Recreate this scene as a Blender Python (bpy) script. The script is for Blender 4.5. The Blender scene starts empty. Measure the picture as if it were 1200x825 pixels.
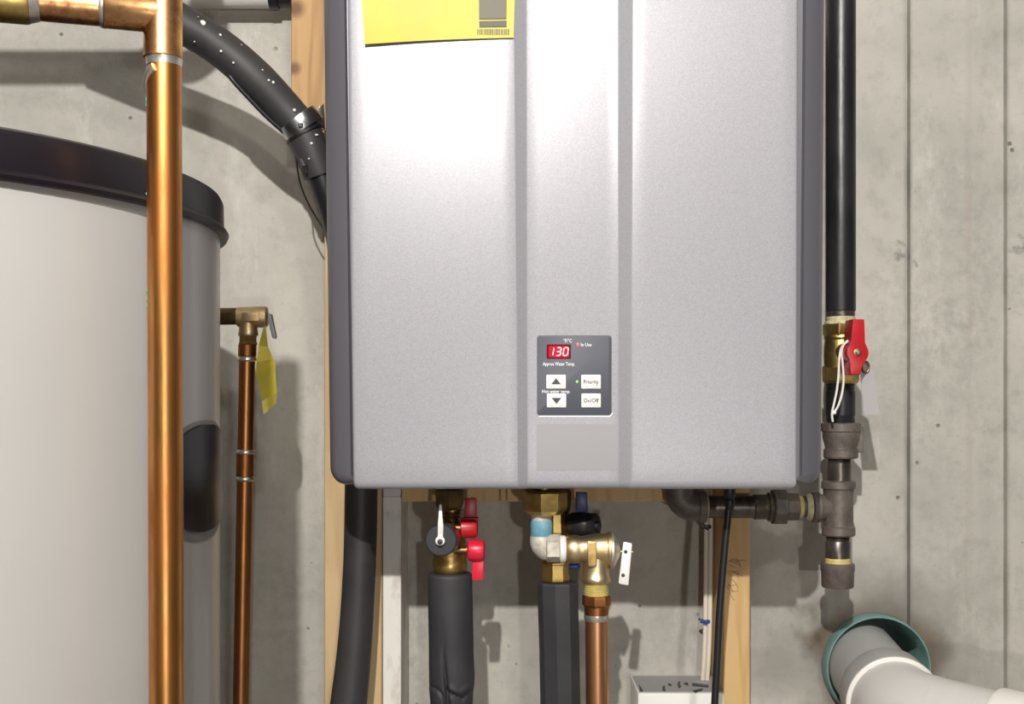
import bpy, bmesh, math, random
from mathutils import Vector, Matrix
random.seed(7)
scene = bpy.context.scene
COL = scene.collection

# ------------------------------------------------------------------ camera
F, DW, HZ = 1362.0, 1.38, 470.0          # focal length in px of the 1200 px frame, distance to wall, horizon row
cam_d = bpy.data.cameras.new('camera'); cam = bpy.data.objects.new('camera', cam_d); COL.objects.link(cam)
cam.location = (0, -DW, 0); cam.rotation_euler = (math.pi/2, 0, 0)
cam_d.sensor_width = 36; cam_d.lens = F*36/1200; cam_d.shift_y = (HZ-412.5)/1200
cam_d.clip_start = 0.02; cam_d.clip_end = 50
scene.camera = cam
scene.view_settings.view_transform = 'Standard'; scene.view_settings.look = 'None'
scene.view_settings.gamma = 1; scene.view_settings.use_curve_mapping = False
scene.view_settings.exposure = 0.0

# ------------------------------------------------------------------ world and lights
w = bpy.data.worlds.new('world'); scene.world = w; w.use_nodes = True
w.node_tree.nodes['Background'].inputs[0].default_value = (1.0, 0.96, 0.93, 1)
w.node_tree.nodes['Background'].inputs[1].default_value = 0.075

def lamp(name, kind, loc, target, energy, size, color=(1, 1, 1), **kw):
    l = bpy.data.lights.new(name, kind); l.energy = energy; l.color = color
    if kind == 'AREA': l.shape = 'DISK'; l.size = size
    else: l.shadow_soft_size = size
    for k, v in kw.items(): setattr(l, k, v)
    o = bpy.data.objects.new(name, l); COL.objects.link(o); o.location = loc
    o.rotation_euler = (Vector(target)-Vector(loc)).to_track_quat('-Z', 'Y').to_euler()
    return o
lamp('work_lamp', 'AREA', (-0.15, -1.98, 0.91), (-0.02, 0, 0.0), 38, 0.035, (1, .975, .93))
lamp('side_lamp', 'AREA', (0.375, -2.40, 1.17), (0.25, 0, -0.05), 10, 0.14, (1, .96, .90))
lamp('stand_lamp', 'POINT', (0.317, -3.0, -0.306), (0, 0, 0), 44, 0.03, (1, .97, .93))

# ------------------------------------------------------------------ helpers
def P(px, py, d):
    s = (DW-d)/F
    return Vector(((px-600)*s, -d, (HZ-py)*s))
def S(d): return (DW-d)/F

def tag(o, label=None, cat=None, group=None, kind=None):
    if label: o['label'] = label
    if cat: o['category'] = cat
    if group: o['group'] = group
    if kind: o['kind'] = kind
    return o
def thing(name, label, cat, loc=(0, 0, 0), group=None):
    o = bpy.data.objects.new(name, None); COL.objects.link(o); o.location = loc
    o.empty_display_size = .02
    return tag(o, label, cat, group)
def wloc(o):
    v = Vector((0, 0, 0))
    while o is not None: v += o.location; o = o.parent
    return v
def obj(name, bm, mat, parent=None, smooth=40, label=None, kind=None, loc=None):
    """one mesh object; bm is in world space"""
    base = wloc(parent) if parent else Vector((0, 0, 0))
    o_loc = Vector(loc) if loc is not None else None
    if o_loc is None and parent is None and len(bm.verts):
        mn = Vector((min(v.co[i] for v in bm.verts) for i in range(3)))
        mx = Vector((max(v.co[i] for v in bm.verts) for i in range(3)))
        o_loc = Vector(((mn.x+mx.x)/2, (mn.y+mx.y)/2, mn.z))
    if o_loc is None and len(bm.verts):
        mn = Vector((min(v.co[i] for v in bm.verts) for i in range(3)))
        mx = Vector((max(v.co[i] for v in bm.verts) for i in range(3)))
        o_loc = (mn+mx)/2
    bmesh.ops.translate(bm, verts=bm.verts, vec=-o_loc)
    bmesh.ops.recalc_face_normals(bm, faces=bm.faces)
    me = bpy.data.meshes.new(name); bm.to_mesh(me); bm.free()
    if smooth:
        for p in me.polygons: p.use_smooth = True
        me.set_sharp_from_angle(angle=math.radians(smooth))
    mats = mat if isinstance(mat, (list, tuple)) else [mat]
    for m in mats: me.materials.append(m)
    o = bpy.data.objects.new(name, me); COL.objects.link(o)
    o.location = o_loc-base
    if parent: o.parent = parent
    if label: o['label'] = label
    if kind: o['kind'] = kind
    return o
def BM(): return bmesh.new()

def frame(axis):
    a = Vector(axis).normalized()
    u = a.orthogonal().normalized() if abs(a.z) < .9 else Vector((1, 0, 0))
    u = (u - a*u.dot(a)).normalized()
    return a, u, a.cross(u)
def lathe(bm, p0, axis, prof, seg=28, cap=True, rot=0.0, u=None, sq=1.0):
    """prof: (t metres along axis, radius)"""
    p0 = Vector(p0); a, uu, vv = frame(axis)
    if u is not None:
        uu = (Vector(u)-a*a.dot(Vector(u))).normalized(); vv = a.cross(uu)
    rings = []
    for t, r in prof:
        rings.append([bm.verts.new(p0+a*t+(uu*math.cos(rot+2*math.pi*k/seg)+vv*sq*math.sin(rot+2*math.pi*k/seg))*max(r, 1e-5)) for k in range(seg)])
    for i in range(len(rings)-1):
        for k in range(seg):
            bm.faces.new((rings[i][k], rings[i][(k+1) % seg], rings[i+1][(k+1) % seg], rings[i+1][k]))
    if cap: bm.faces.new(rings[0][::-1]); bm.faces.new(rings[-1])
    return bm
def vst(bm, px, d, prof, seg=28, px1=None, **k):
    """vertical turned piece: prof = (y px, half width px), axis at column px"""
    y0 = prof[0][0]; s = S(d); y1 = prof[-1][0]
    p0 = P(px, y0, d); p1 = P(px1 if px1 is not None else px, y1, d)
    L = (y1-y0)*s; sc = (p1-p0).length/L
    return lathe(bm, p0, p1-p0, [((y-y0)*s*sc, r*s) for y, r in prof], seg, u=(1, 0, 0), **k)
def hst(bm, py, d, prof, seg=28, **k):
    """horizontal turned piece along X: prof = (x px, half height px)"""
    x0 = prof[0][0]; s = S(d)
    return lathe(bm, P(x0, py, d), (1, 0, 0), [((x-x0)*s, r*s) for x, r in prof], seg, u=(0, 0, 1), **k)
def hexp(t0, t1, r, ch=.12):
    c = r*ch
    return [(t0, r-c), (t0+c*.5*(1 if t1 > t0 else -1), r), (t1-c*.5*(1 if t1 > t0 else -1), r), (t1, r-c)]
def tube(bm, pts, r, seg=16, cap=True, smooth=0, sq=1.0):
    pts = [Vector(p) for p in pts]
    rr = r if isinstance(r, (list, tuple)) else [r]*len(pts)
    if smooth:
        n = []; nr = []
        for i in range(len(pts)-1):
            a, b, c, e = pts[max(i-1, 0)], pts[i], pts[i+1], pts[min(i+2, len(pts)-1)]
            for k in range(smooth):
                t = k/smooth
                n.append(.5*((2*b)+(c-a)*t+(2*a-5*b+4*c-e)*t*t+(3*b-a-3*c+e)*t**3)); nr.append(rr[i]*(1-t)+rr[i+1]*t)
        n.append(pts[-1]); nr.append(rr[-1]); pts, rr = n, nr
    t0 = (pts[1]-pts[0]).normalized(); a, u, v = frame(t0); rings = []
    for i, p in enumerate(pts):
        t = (pts[min(i+1, len(pts)-1)]-pts[max(i-1, 0)]).normalized()
        u = (u-t*u.dot(t)).normalized(); v = t.cross(u)
        rings.append([bm.verts.new(p+(u*math.cos(2*math.pi*k/seg)+v*sq*math.sin(2*math.pi*k/seg))*rr[i]) for k in range(seg)])
    for i in range(len(rings)-1):
        for k in range(seg): bm.faces.new((rings[i][k], rings[i][(k+1) % seg], rings[i+1][(k+1) % seg], rings[i+1][k]))
    if cap: bm.faces.new(rings[0][::-1]); bm.faces.new(rings[-1])
    return bm
def box(bm, lo, hi, bev=0.0, seg=2):
    lo, hi = Vector(lo), Vector(hi)
    lo, hi = Vector([min(a, b) for a, b in zip(lo, hi)]), Vector([max(a, b) for a, b in zip(lo, hi)])
    r = bmesh.ops.create_cube(bm, size=1, matrix=Matrix.Translation((lo+hi)/2) @ Matrix.Diagonal((*(hi-lo), 1)))
    if bev:
        es = list({e for v in r['verts'] for e in v.link_edges})
        bmesh.ops.bevel(bm, geom=es, offset=bev, segments=seg, affect='EDGES', profile=.5)
    return bm
def prism(bm, pts, thick, bev=0.0, seg=2):
    """polygon of world points extruded by the vector thick"""
    f = [bm.verts.new(Vector(p)) for p in pts]; b = [bm.verts.new(Vector(p)+Vector(thick)) for p in pts]
    n = len(f); es = []
    f1 = bm.faces.new(f); f2 = bm.faces.new(b[::-1])
    for i in range(n): bm.faces.new((f[i], b[i], b[(i+1) % n], f[(i+1) % n]))
    if bev:
        es = [e for ff in (f1, f2) for e in ff.edges]
        bmesh.ops.bevel(bm, geom=list(set(es)), offset=bev, segments=seg, affect='EDGES', profile=.5)
    return bm
def pprism(bm, pix, d, thick, bev=0.0):
    return prism(bm, [P(x, y, d) for x, y in pix], (0, thick, 0), bev)
def rrect(x0, y0, x1, y1, r, n=5):
    out = []
    for cx, cy, a0 in ((x1-r, y0+r, -90), (x1-r, y1-r, 0), (x0+r, y1-r, 90), (x0+r, y0+r, 180)):
        for k in range(n+1):
            a = math.radians(a0+90*k/n); out.append((cx+r*math.cos(a), cy+r*math.sin(a)))
    return out
def text_bm(s, px, py, d, h, width=None, align='CENTER', thick=.0002, bold=0.0):
    """lettering: centre at px,py, cap height h px"""
    c = bpy.data.curves.new('t', 'FONT'); c.body = s; c.align_x = align; c.size = 1; c.resolution_u = 2; c.offset = bold
    c.extrude = .01
    o = bpy.data.objects.new('t', c); COL.objects.link(o)
    me = o.to_mesh(); bm = bmesh.new(); bm.from_mesh(me); o.to_mesh_clear()
    bpy.data.objects.remove(o); bpy.data.curves.remove(c)
    xs = [v.co.x for v in bm.verts]; s_ = S(d); sc = h/0.69*s_; ctr = P(px, py, d)
    sx = sc if width is None else width*s_/(max(xs)-min(xs))
    mx = (max(xs)+min(xs))/2
    for v in bm.verts:
        x, y, z = v.co
        v.co = ctr+Vector(((x-mx)*sx, -z/.01*thick, (y-.345)*sc))
    return bm

# ------------------------------------------------------------------ materials
def mat(name, col, rough=.5, metal=0.0, col2=None, nscale=20, namt=.5, stretch=None, bump=0.0, bscale=300, rough2=None, spec=None, coat=0, detail=6, emit=None, lo=.35, hi=.65):
    m = bpy.data.materials.new(name); m.use_nodes = True
    nt = m.node_tree; b = nt.nodes['Principled BSDF']
    b.inputs['Base Color'].default_value = (*col, 1); b.inputs['Roughness'].default_value = rough; b.inputs['Metallic'].default_value = metal
    if spec is not None: b.inputs['Specular IOR Level'].default_value = spec
    if coat: b.inputs['Coat Weight'].default_value = coat; b.inputs['Coat Roughness'].default_value = .15
    if emit: b.inputs['Emission Color'].default_value = (*emit[:3], 1); b.inputs['Emission Strength'].default_value = emit[3]
    tc = nt.nodes.new('ShaderNodeTexCoord'); mp = nt.nodes.new('ShaderNodeMapping'); nt.links.new(tc.outputs['Object'], mp.inputs[0])
    if stretch: mp.inputs['Scale'].default_value = stretch
    if col2 or rough2 is not None:
        n = nt.nodes.new('ShaderNodeTexNoise'); n.inputs['Scale'].default_value = nscale; n.inputs['Detail'].default_value = detail
        n.inputs['Roughness'].default_value = .62; nt.links.new(mp.outputs[0], n.inputs['Vector'])
        r = nt.nodes.new('ShaderNodeMapRange'); r.inputs[1].default_value = lo; r.inputs[2].default_value = hi; r.inputs[4].default_value = namt*2 if namt < .5 else 1
        nt.links.new(n.outputs[0], r.inputs[0])
        if col2:
            mx = nt.nodes.new('ShaderNodeMix'); mx.data_type = 'RGBA'
            mx.inputs[6].default_value = (*col, 1); mx.inputs[7].default_value = (*col2, 1)
            nt.links.new(r.outputs[0], mx.inputs[0]); nt.links.new(mx.outputs[2], b.inputs['Base Color'])
        if rough2 is not None:
            r2 = nt.nodes.new('ShaderNodeMapRange'); r2.inputs[3].default_value = rough; r2.inputs[4].default_value = rough2
            nt.links.new(r.outputs[0], r2.inputs[0]); nt.links.new(r2.outputs[0], b.inputs['Roughness'])
    if bump:
        n2 = nt.nodes.new('ShaderNodeTexNoise'); n2.inputs['Scale'].default_value = bscale; n2.inputs['Detail'].default_value = 4
        nt.links.new(mp.outputs[0], n2.inputs['Vector'])
        bp = nt.nodes.new('ShaderNodeBump'); bp.inputs['Strength'].default_value = bump; bp.inputs['Distance'].default_value = .001
        nt.links.new(n2.outputs[0], bp.inputs['Height']); nt.links.new(bp.outputs[0], b.inputs['Normal'])
    return m
M = {}
M['panel'] = mat('silver_flake_paint', (.30, .292, .318), .31, .10, (.40, .39, .415), 1300, .5, bump=.10, bscale=1500, detail=2, spec=.28)
M['casing'] = mat('dark_grey_paint', (.145, .140, .160), .32, .25)
M['seam'] = mat('dark_gasket', (.02, .02, .025), .6)
M['control'] = mat('slate_grey_plastic', (.080, .085, .108), .55)
M['plate'] = mat('grey_film', (.31, .30, .31), .5, .4)
M['display'] = mat('red_display', (.25, .004, .01), .3, emit=(1, .010, .045, .50), spec=.1)
M['display_edge'] = mat('dark_red_display', (.09, .004, .01), .3, emit=(.5, .0, .02, .06), spec=.1)
M['digit'] = mat('lit_digit', (1, .7, .75), .4, emit=(1, .72, .78, 1.0))
M['redled'] = mat('red_lamp', (1, .1, .1), .4, emit=(1, .12, .12, .9))
M['greenled'] = mat('green_lamp', (.3, 1, .1), .4, emit=(.25, 1, .03, .8))
M['button'] = mat('cream_button', (.80, .78, .74), .45)
M['print_white'] = mat('white_print', (.85, .85, .85), .5)
M['print_dark'] = mat('dark_print', (.045, .042, .045), .5)
M['yellow'] = mat('yellow_card', (.60, .50, .035), .5, 0, (.55, .455, .04), 25)
M['print_olive'] = mat('olive_print', (.10, .085, .045), .5)
M['print_brown'] = mat('brown_print', (.05, .045, .03), .5)
M['copper'] = mat('copper', (.74, .36, .11), .27, 1, (.44, .16, .045), 34, .5, (1, 1, .16), bump=.12, bscale=70, rough2=.46, lo=.38, hi=.62)
M['copper_fit'] = mat('copper_fitting', (.76, .42, .19), .25, 1, (.26, .11, .05), 46, .5, bump=.1, bscale=110, rough2=.45, lo=.40, hi=.62)
M['copper_old'] = mat('aged_copper', (.58, .26, .09), .30, 1, (.34, .14, .05), 30, .5, (1, 1, .2), rough2=.45)
M['brass'] = mat('brass', (.66, .47, .17), .32, 1, (.38, .25, .08), 45, .5, bump=.12, bscale=400, rough2=.5)
M['brass_pale'] = mat('pale_brass', (.80, .66, .42), .36, 1, (.58, .42, .20), 45, .5, bump=.12, bscale=300, rough2=.5)
M['brass_dark'] = mat('dull_brass', (.30, .21, .085), .42, 1, (.16, .105, .05), 60, .5, bump=.1, bscale=300)
M['solder'] = mat('solder', (.80, .78, .72), .35, .9, (.62, .56, .46), 160, .5, bump=.3, bscale=200)
M['verdigris'] = mat('verdigris', (.10, .36, .30), .8)
M['iron'] = mat('black_iron', (.105, .088, .078), .48, .3, (.185, .155, .135), 60, .5, bump=.3, bscale=500)
M['iron_pipe'] = mat('black_pipe', (.012, .012, .014), .34, .2, (.03, .028, .03), 30, .5, (1, 1, .3), bump=.5, bscale=70)
M['iron_bare'] = mat('bare_iron', (.20, .175, .155), .34, .75, (.07, .06, .055), 60, .5, (1, 1, .4))
M['thread'] = mat('thread_sealant', (.68, .55, .16), .6, .1, (.50, .40, .20), 130, .5, bump=.4, bscale=400)
M['thread_pale'] = mat('pale_sealant', (.66, .61, .42), .7, 0, (.45, .38, .22), 130, .5, bump=.4, bscale=400)
M['red'] = mat('red_plastic', (.46, .010, .016), .36)
M['redpink'] = mat('bright_red_plastic', (.68, .014, .045), .34)
M['blue'] = mat('blue_plastic', (.022, .045, .16), .4)
M['blue_paint'] = mat('blue_paint', (.12, .33, .43), .6, .1, (.22, .42, .50), 120, .5)
M['steel'] = mat('steel', (.55, .55, .56), .3, .9)
M['zinc'] = mat('zinc', (.62, .62, .62), .28, 1, (.42, .42, .43), 50)
M['lever'] = mat('galvanised_lever', (.88, .88, .84), .4, .2)
M['white_tape'] = mat('white_tape', (.86, .86, .84), .5)
M['white_paint_dirty'] = mat('smeared_white', (.72, .69, .62), .55, .2, (.45, .39, .28), 70, .5, bump=.3, bscale=300)
M['string'] = mat('white_string', (.85, .83, .78), .8)
M['tag_grey'] = mat('grey_card', (.40, .375, .385), .7)
M['foam'] = mat('black_foam', (.024, .024, .027), .62, 0, (.040, .040, .043), 14, .5, bump=.25, bscale=120)
M['hose'] = mat('black_rubber', (.030, .028, .029), .52, 0, (.045, .042, .043), 14, .5)
M['black'] = mat('black_plastic', (.012, .012, .014), .42)
M['capblack'] = mat('dark_cap_plastic', (.040, .041, .045), .5)
M['tank'] = mat('tank_enamel', (.48, .468, .45), .30, 0, (.455, .443, .425), 4, coat=.2)
M['tank_rim'] = mat('dark_rim_plastic', (.010, .007, .011), .35, 0, (.014, .011, .014), 10, spec=.3)
M['pvc'] = mat('white_pvc', (.62, .60, .58), .35, 0, (.58, .555, .53), 12)
M['pvc_white'] = mat('bright_pvc', (.82, .79, .74), .4)
M['pvc_grey'] = mat('grey_pvc', (.44, .44, .435), .4, 0, (.41, .405, .40), 14)
M['teal'] = mat('green_sewer_pvc', (.13, .27, .255), .5, 0, (.21, .335, .305), 40)
M['teal_pale'] = mat('pale_green_rim', (.22, .42, .38), .55, 0, (.32, .42, .36), 60)
M['hair'] = mat('pencil_mark', (.06, .05, .04), .8)
M['cable'] = mat('cream_cable', (.72, .66, .55), .5)
M['box_top_shade'] = mat('shaded_box_grey', (.36, .355, .35), .7)  # shade of the white outlet box top, put into the colour
M['specks'] = mat('dried_paint', (.75, .74, .70), .6)
M['batten'] = mat('dirty_white_paint', (.78, .75, .69), .6, 0, (.50, .44, .35), 45, .5, (1, 1, .45), bump=.3, bscale=200, lo=.52, hi=.72)
M['lilac'] = mat('white_cap', (.66, .62, .64), .5)
M['yellow_tag'] = mat('yellow_foil', (.66, .55, .05), .42, .15, (.56, .46, .07), 60, .5, bump=.35, bscale=160)

def wood_mat(name, c1, c2, knot=None):
    m = bpy.data.materials.new(name); m.use_nodes = True; nt = m.node_tree; b = nt.nodes['Principled BSDF']
    b.inputs['Roughness'].default_value = .6
    tc = nt.nodes.new('ShaderNodeTexCoord'); mp = nt.nodes.new('ShaderNodeMapping'); mp.inputs['Scale'].default_value = (1, 1, .11)
    nt.links.new(tc.outputs['Object'], mp.inputs[0])
    n = nt.nodes.new('ShaderNodeTexNoise'); n.inputs['Scale'].default_value = 22; n.inputs['Detail'].default_value = 2; nt.links.new(mp.outputs[0], n.inputs['Vector'])
    mul = nt.nodes.new('ShaderNodeMath'); mul.operation = 'MULTIPLY'; mul.inputs[1].default_value = 34; nt.links.new(n.outputs[0], mul.inputs[0])
    sn = nt.nodes.new('ShaderNodeMath'); sn.operation = 'SINE'; nt.links.new(mul.outputs[0], sn.inputs[0])
    r = nt.nodes.new('ShaderNodeMapRange'); r.inputs[1].default_value = .1; r.inputs[2].default_value = 1.0; nt.links.new(sn.outputs[0], r.inputs[0])
    f = nt.nodes.new('ShaderNodeTexNoise'); f.inputs['Scale'].default_value = 260; f.inputs['Detail'].default_value = 3; nt.links.new(mp.outputs[0], f.inputs['Vector'])
    ad = nt.nodes.new('ShaderNodeMath'); ad.operation = 'MULTIPLY_ADD'; ad.inputs[1].default_value = .5; ad.inputs[2].default_value = -.1
    nt.links.new(f.outputs[0], ad.inputs[0])
    ad2 = nt.nodes.new('ShaderNodeMath'); ad2.operation = 'MULTIPLY_ADD'; ad2.inputs[1].default_value = .55; ad2.use_clamp = True
    nt.links.new(r.outputs[0], ad2.inputs[0]); nt.links.new(ad.outputs[0], ad2.inputs[2])
    mx = nt.nodes.new('ShaderNodeMix'); mx.data_type = 'RGBA'; mx.inputs[6].default_value = (*c1, 1); mx.inputs[7].default_value = (*c2, 1)
    nt.links.new(ad2.outputs[0], mx.inputs[0]); last = mx.outputs[2]
    for kp, kr, kc in (knot or []):
        g = nt.nodes.new('ShaderNodeNewGeometry'); vd = nt.nodes.new('ShaderNodeVectorMath'); vd.operation = 'DISTANCE'; vd.inputs[1].default_value = kp
        nt.links.new(g.outputs['Position'], vd.inputs[0])
        kr2 = nt.nodes.new('ShaderNodeMapRange'); kr2.inputs[1].default_value = kr; kr2.inputs[2].default_value = kr*.35; nt.links.new(vd.outputs['Value'], kr2.inputs[0])
        m2 = nt.nodes.new('ShaderNodeMix'); m2.data_type = 'RGBA'; m2.inputs[7].default_value = (*kc, 1)
        nt.links.new(kr2.outputs[0], m2.inputs[0]); nt.links.new(last, m2.inputs[6]); last = m2.outputs[2]
    nt.links.new(last, b.inputs['Base Color'])
    return m
M['pine'] = wood_mat('pine', (.66, .44, .20), (.52, .31, .12))
M['pine_side'] = wood_mat('pine_pale', (.60, .43, .23), (.50, .33, .16))
M['pine_dark'] = wood_mat('old_pine', (.50, .30, .12), (.34, .18, .06), [(tuple(P(346, 10, .07)), .014, (.16, .07, .02)), (tuple(P(345, 80, .07)), .010, (.17, .08, .02))])

SLV = Vector((0.430, 0, -0.3135))         # centre of the drain sleeve on the wall
def concrete():
    m = bpy.data.materials.new('cast_concrete'); m.use_nodes = True; nt = m.node_tree; b = nt.nodes['Principled BSDF']
    b.inputs['Roughness'].default_value = .8; b.inputs['Specular IOR Level'].default_value = .25
    L = nt.links.new
    g = nt.nodes.new('ShaderNodeNewGeometry'); pos = g.outputs['Position']
    def noise(sc, det=5, scale=None, rough=.6):
        n = nt.nodes.new('ShaderNodeTexNoise'); n.inputs['Scale'].default_value = sc; n.inputs['Detail'].default_value = det; n.inputs['Roughness'].default_value = rough
        if scale:
            mp = nt.nodes.new('ShaderNodeMapping'); mp.inputs['Scale'].default_value = scale; L(pos, mp.inputs[0]); L(mp.outputs[0], n.inputs['Vector'])
        else: L(pos, n.inputs['Vector'])
        return n.outputs[0]
    def rng(s, a, c, lo=0, hi=1):
        r = nt.nodes.new('ShaderNodeMapRange'); r.inputs[1].default_value = a; r.inputs[2].default_value = c; r.inputs[3].default_value = lo; r.inputs[4].default_value = hi; L(s, r.inputs[0]); return r.outputs[0]
    def mix(f, a, bb):
        x = nt.nodes.new('ShaderNodeMix'); x.data_type = 'RGBA'
        L(f, x.inputs[0]) if not isinstance(f, float) else setattr(x.inputs[0], 'default_value', f)
        for i, s in ((6, a), (7, bb)):
            if isinstance(s, tuple): x.inputs[i].default_value = (*s, 1)
            else: L(s, x.inputs[i])
        return x.outputs[2]
    def mul(a, c):
        x = nt.nodes.new('ShaderNodeMath'); x.operation = 'MULTIPLY'; L(a, x.inputs[0])
        if isinstance(c, (int, float)): x.inputs[1].default_value = c
        else: L(c, x.inputs[1])
        return x.outputs[0]
    c = mix(rng(noise(5, 6), .35, .65), (.405, .388, .350), (.535, .51, .458))
    c = mix(mul(rng(noise(38, 8, None, .7), .50, .72), .55), c, (.31, .29, .255))
    c = mix(mul(rng(noise(9, 5, (1, 1, .12)), .5, .75), .4), c, (.58, .55, .48))
    c = mix(mul(rng(noise(160, 4), .60, .75), .4), c, (.28, .26, .23))
    c = mix(mul(mul(rng(noise(3.2, 7, None, .7), .48, .66), rng(noise(70, 6, None, .7), .40, .62)), .45), c, (.27, .255, .23))
    c = mix(mul(rng(noise(17, 7, (1, 1, .35), .75), .56, .70), .5), c, (.64, .62, .575))
    # air holes
    v = nt.nodes.new('ShaderNodeTexVoronoi'); v.inputs['Scale'].default_value = 30; L(pos, v.inputs['Vector'])
    holes = mul(rng(v.outputs['Distance'], .085, .05), rng(noise(14, 2), .52, .58))
    c = mix(mul(holes, .75), c, (.13, .115, .095))
    # damp brown stain round the sleeve and to its upper left
    def stain(center, r0, r1, col, amt, nsc=22):
        nonlocal c
        nv = nt.nodes.new('ShaderNodeTexNoise'); nv.inputs['Scale'].default_value = nsc; nv.inputs['Detail'].default_value = 6; L(pos, nv.inputs['Vector'])
        sub = nt.nodes.new('ShaderNodeVectorMath'); sub.operation = 'MULTIPLY_ADD'; L(nv.outputs['Color'], sub.inputs[0]); sub.inputs[1].default_value = (.09, 0, .09); L(pos, sub.inputs[2])
        d = nt.nodes.new('ShaderNodeVectorMath'); d.operation = 'DISTANCE'; L(sub.outputs[0], d.inputs[0]); d.inputs[1].default_value = tuple(Vector(center)+Vector((.045, 0, .045)))
        c = mix(mul(rng(d.outputs['Value'], r1, r0), amt), c, col)
    stain((SLV.x+.005, 0, SLV.z+.005), .060, .125, (.20, .183, .162), .85)
    stain((SLV.x+.005, 0, SLV.z+.005), .055, .085, (.15, .115, .08), .8, 12)
    stain(P(962, 745, 0), .004, .034, (.10, .07, .04), .9)
    stain(P(900, 770, 0), .01, .06, (.27, .25, .225), .7)
    stain(P(1056, 300, 0), .002, .013, (.22, .20, .185), .8, 60)
    stain(P(1198, 290, 0), .001, .012, (.20, .18, .16), .8, 60)
    stain(P(205, 120, 0), .01, .05, (.45, .43, .40), .5)
    sx = nt.nodes.new('ShaderNodeSeparateXYZ'); L(pos, sx.inputs[0])
    for xj, wd, am in ((P(1064, 0, 0).x, .0065, .8), (P(1180, 0, 0).x, .004, .5), (P(1136, 0, 0).x, .004, .22)):
        su = nt.nodes.new('ShaderNodeMath'); su.operation = 'SUBTRACT'; L(sx.outputs[0], su.inputs[0]); su.inputs[1].default_value = xj
        ab = nt.nodes.new('ShaderNodeMath'); ab.operation = 'ABSOLUTE'; L(su.outputs[0], ab.inputs[0])
        c = mix(mul(mul(rng(ab.outputs[0], wd, wd*.25), rng(noise(30, 5, (1, 1, .3)), .3, .65)), am), c, (.20, .19, .175) if am > .3 else (.40, .31, .22))
    L(c, b.inputs['Base Color'])
    h1 = noise(55, 8, None, .65)
    bp = nt.nodes.new('ShaderNodeBump'); bp.inputs['Strength'].default_value = .35; bp.inputs['Distance'].default_value = .003; L(h1, bp.inputs['Height'])
    bp2 = nt.nodes.new('ShaderNodeBump'); bp2.invert = True; bp2.inputs['Strength'].default_value = .8; bp2.inputs['Distance'].default_value = .002
    L(holes, bp2.inputs['Height']); L(bp.outputs[0], bp2.inputs['Normal']); L(bp2.outputs[0], b.inputs['Normal'])
    return m
M['concrete'] = concrete()
M['floor'] = mat('concrete_floor', (.32, .31, .29), .7, 0, (.26, .25, .235), 6)
M['ceiling'] = mat('ceiling_board', (.72, .70, .66), .8)

# ------------------------------------------------------------------ the room
FLOOR, CEIL = -1.25, 1.20
def build_wall():
    """back wall: cast concrete with two form joints and a hole for the sleeve"""
    bm = BM(); s = DW/F
    prof = [(-1.9, .0)]
    xw = lambda px: (px-600)*s
    prof += [(xw(1061.6), 0), (xw(1062.8), -.0060), (xw(1065.0), -.0060), (xw(1066.5), .0006), (xw(1130), .0012), (xw(1138), .0004), (xw(1177.5), -.0045), (xw(1178), -.0065), (xw(1179), -.0065), (xw(1180.2), .0008), (1.9, .0008)]
    rows = [FLOOR-.0, CEIL]
    vs = [[bm.verts.new((x, -d, z)) for x, d in prof] for z in rows]
    bk = [[bm.verts.new((x, .20, z)) for x in (prof[0][0], prof[-1][0])] for z in rows]
    for i in range(len(prof)-1): bm.faces.new((vs[0][i], vs[0][i+1], vs[1][i+1], vs[1][i]))
    bm.faces.new((bk[0][1], bk[0][0], bk[1][0], bk[1][1]))
    bm.faces.new((vs[0][0], vs[1][0], bk[1][0], bk[0][0])); bm.faces.new((vs[0][-1], bk[0][1], bk[1][1], vs[1][-1]))
    bm.faces.new([*vs[0][::-1], bk[0][0], bk[0][1]]); bm.faces.new([*vs[1], bk[1][1], bk[1][0]])
    o = obj('wall_back', bm, M['concrete'], smooth=0, kind='structure', loc=(0, 0, 0))
    cb = BM(); lathe(cb, SLV+Vector((0, -.1, 0)), (0, 1, 0), [(0, .0625), (.4, .0625)], 48)
    cut = obj('cut', cb, M['concrete'], smooth=0, loc=(0, 0, 0))
    md = o.modifiers.new('hole', 'BOOLEAN'); md.object = cut; md.operation = 'DIFFERENCE'; md.solver = 'EXACT'
    dg = bpy.context.evaluated_depsgraph_get(); me = bpy.data.meshes.new_from_object(o.evaluated_get(dg))
    o.modifiers.clear(); o.data = me; bpy.data.objects.remove(cut)
build_wall()
b = BM(); box(b, (-1.9, -3.6, FLOOR-.1), (1.9, .2, FLOOR)); obj('floor', b, M['floor'], smooth=0, kind='structure')
b = BM(); box(b, (-1.9, -3.6, CEIL), (1.9, .2, CEIL+.05)); obj('ceiling', b, M['ceiling'], smooth=0, kind='structure')

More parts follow.
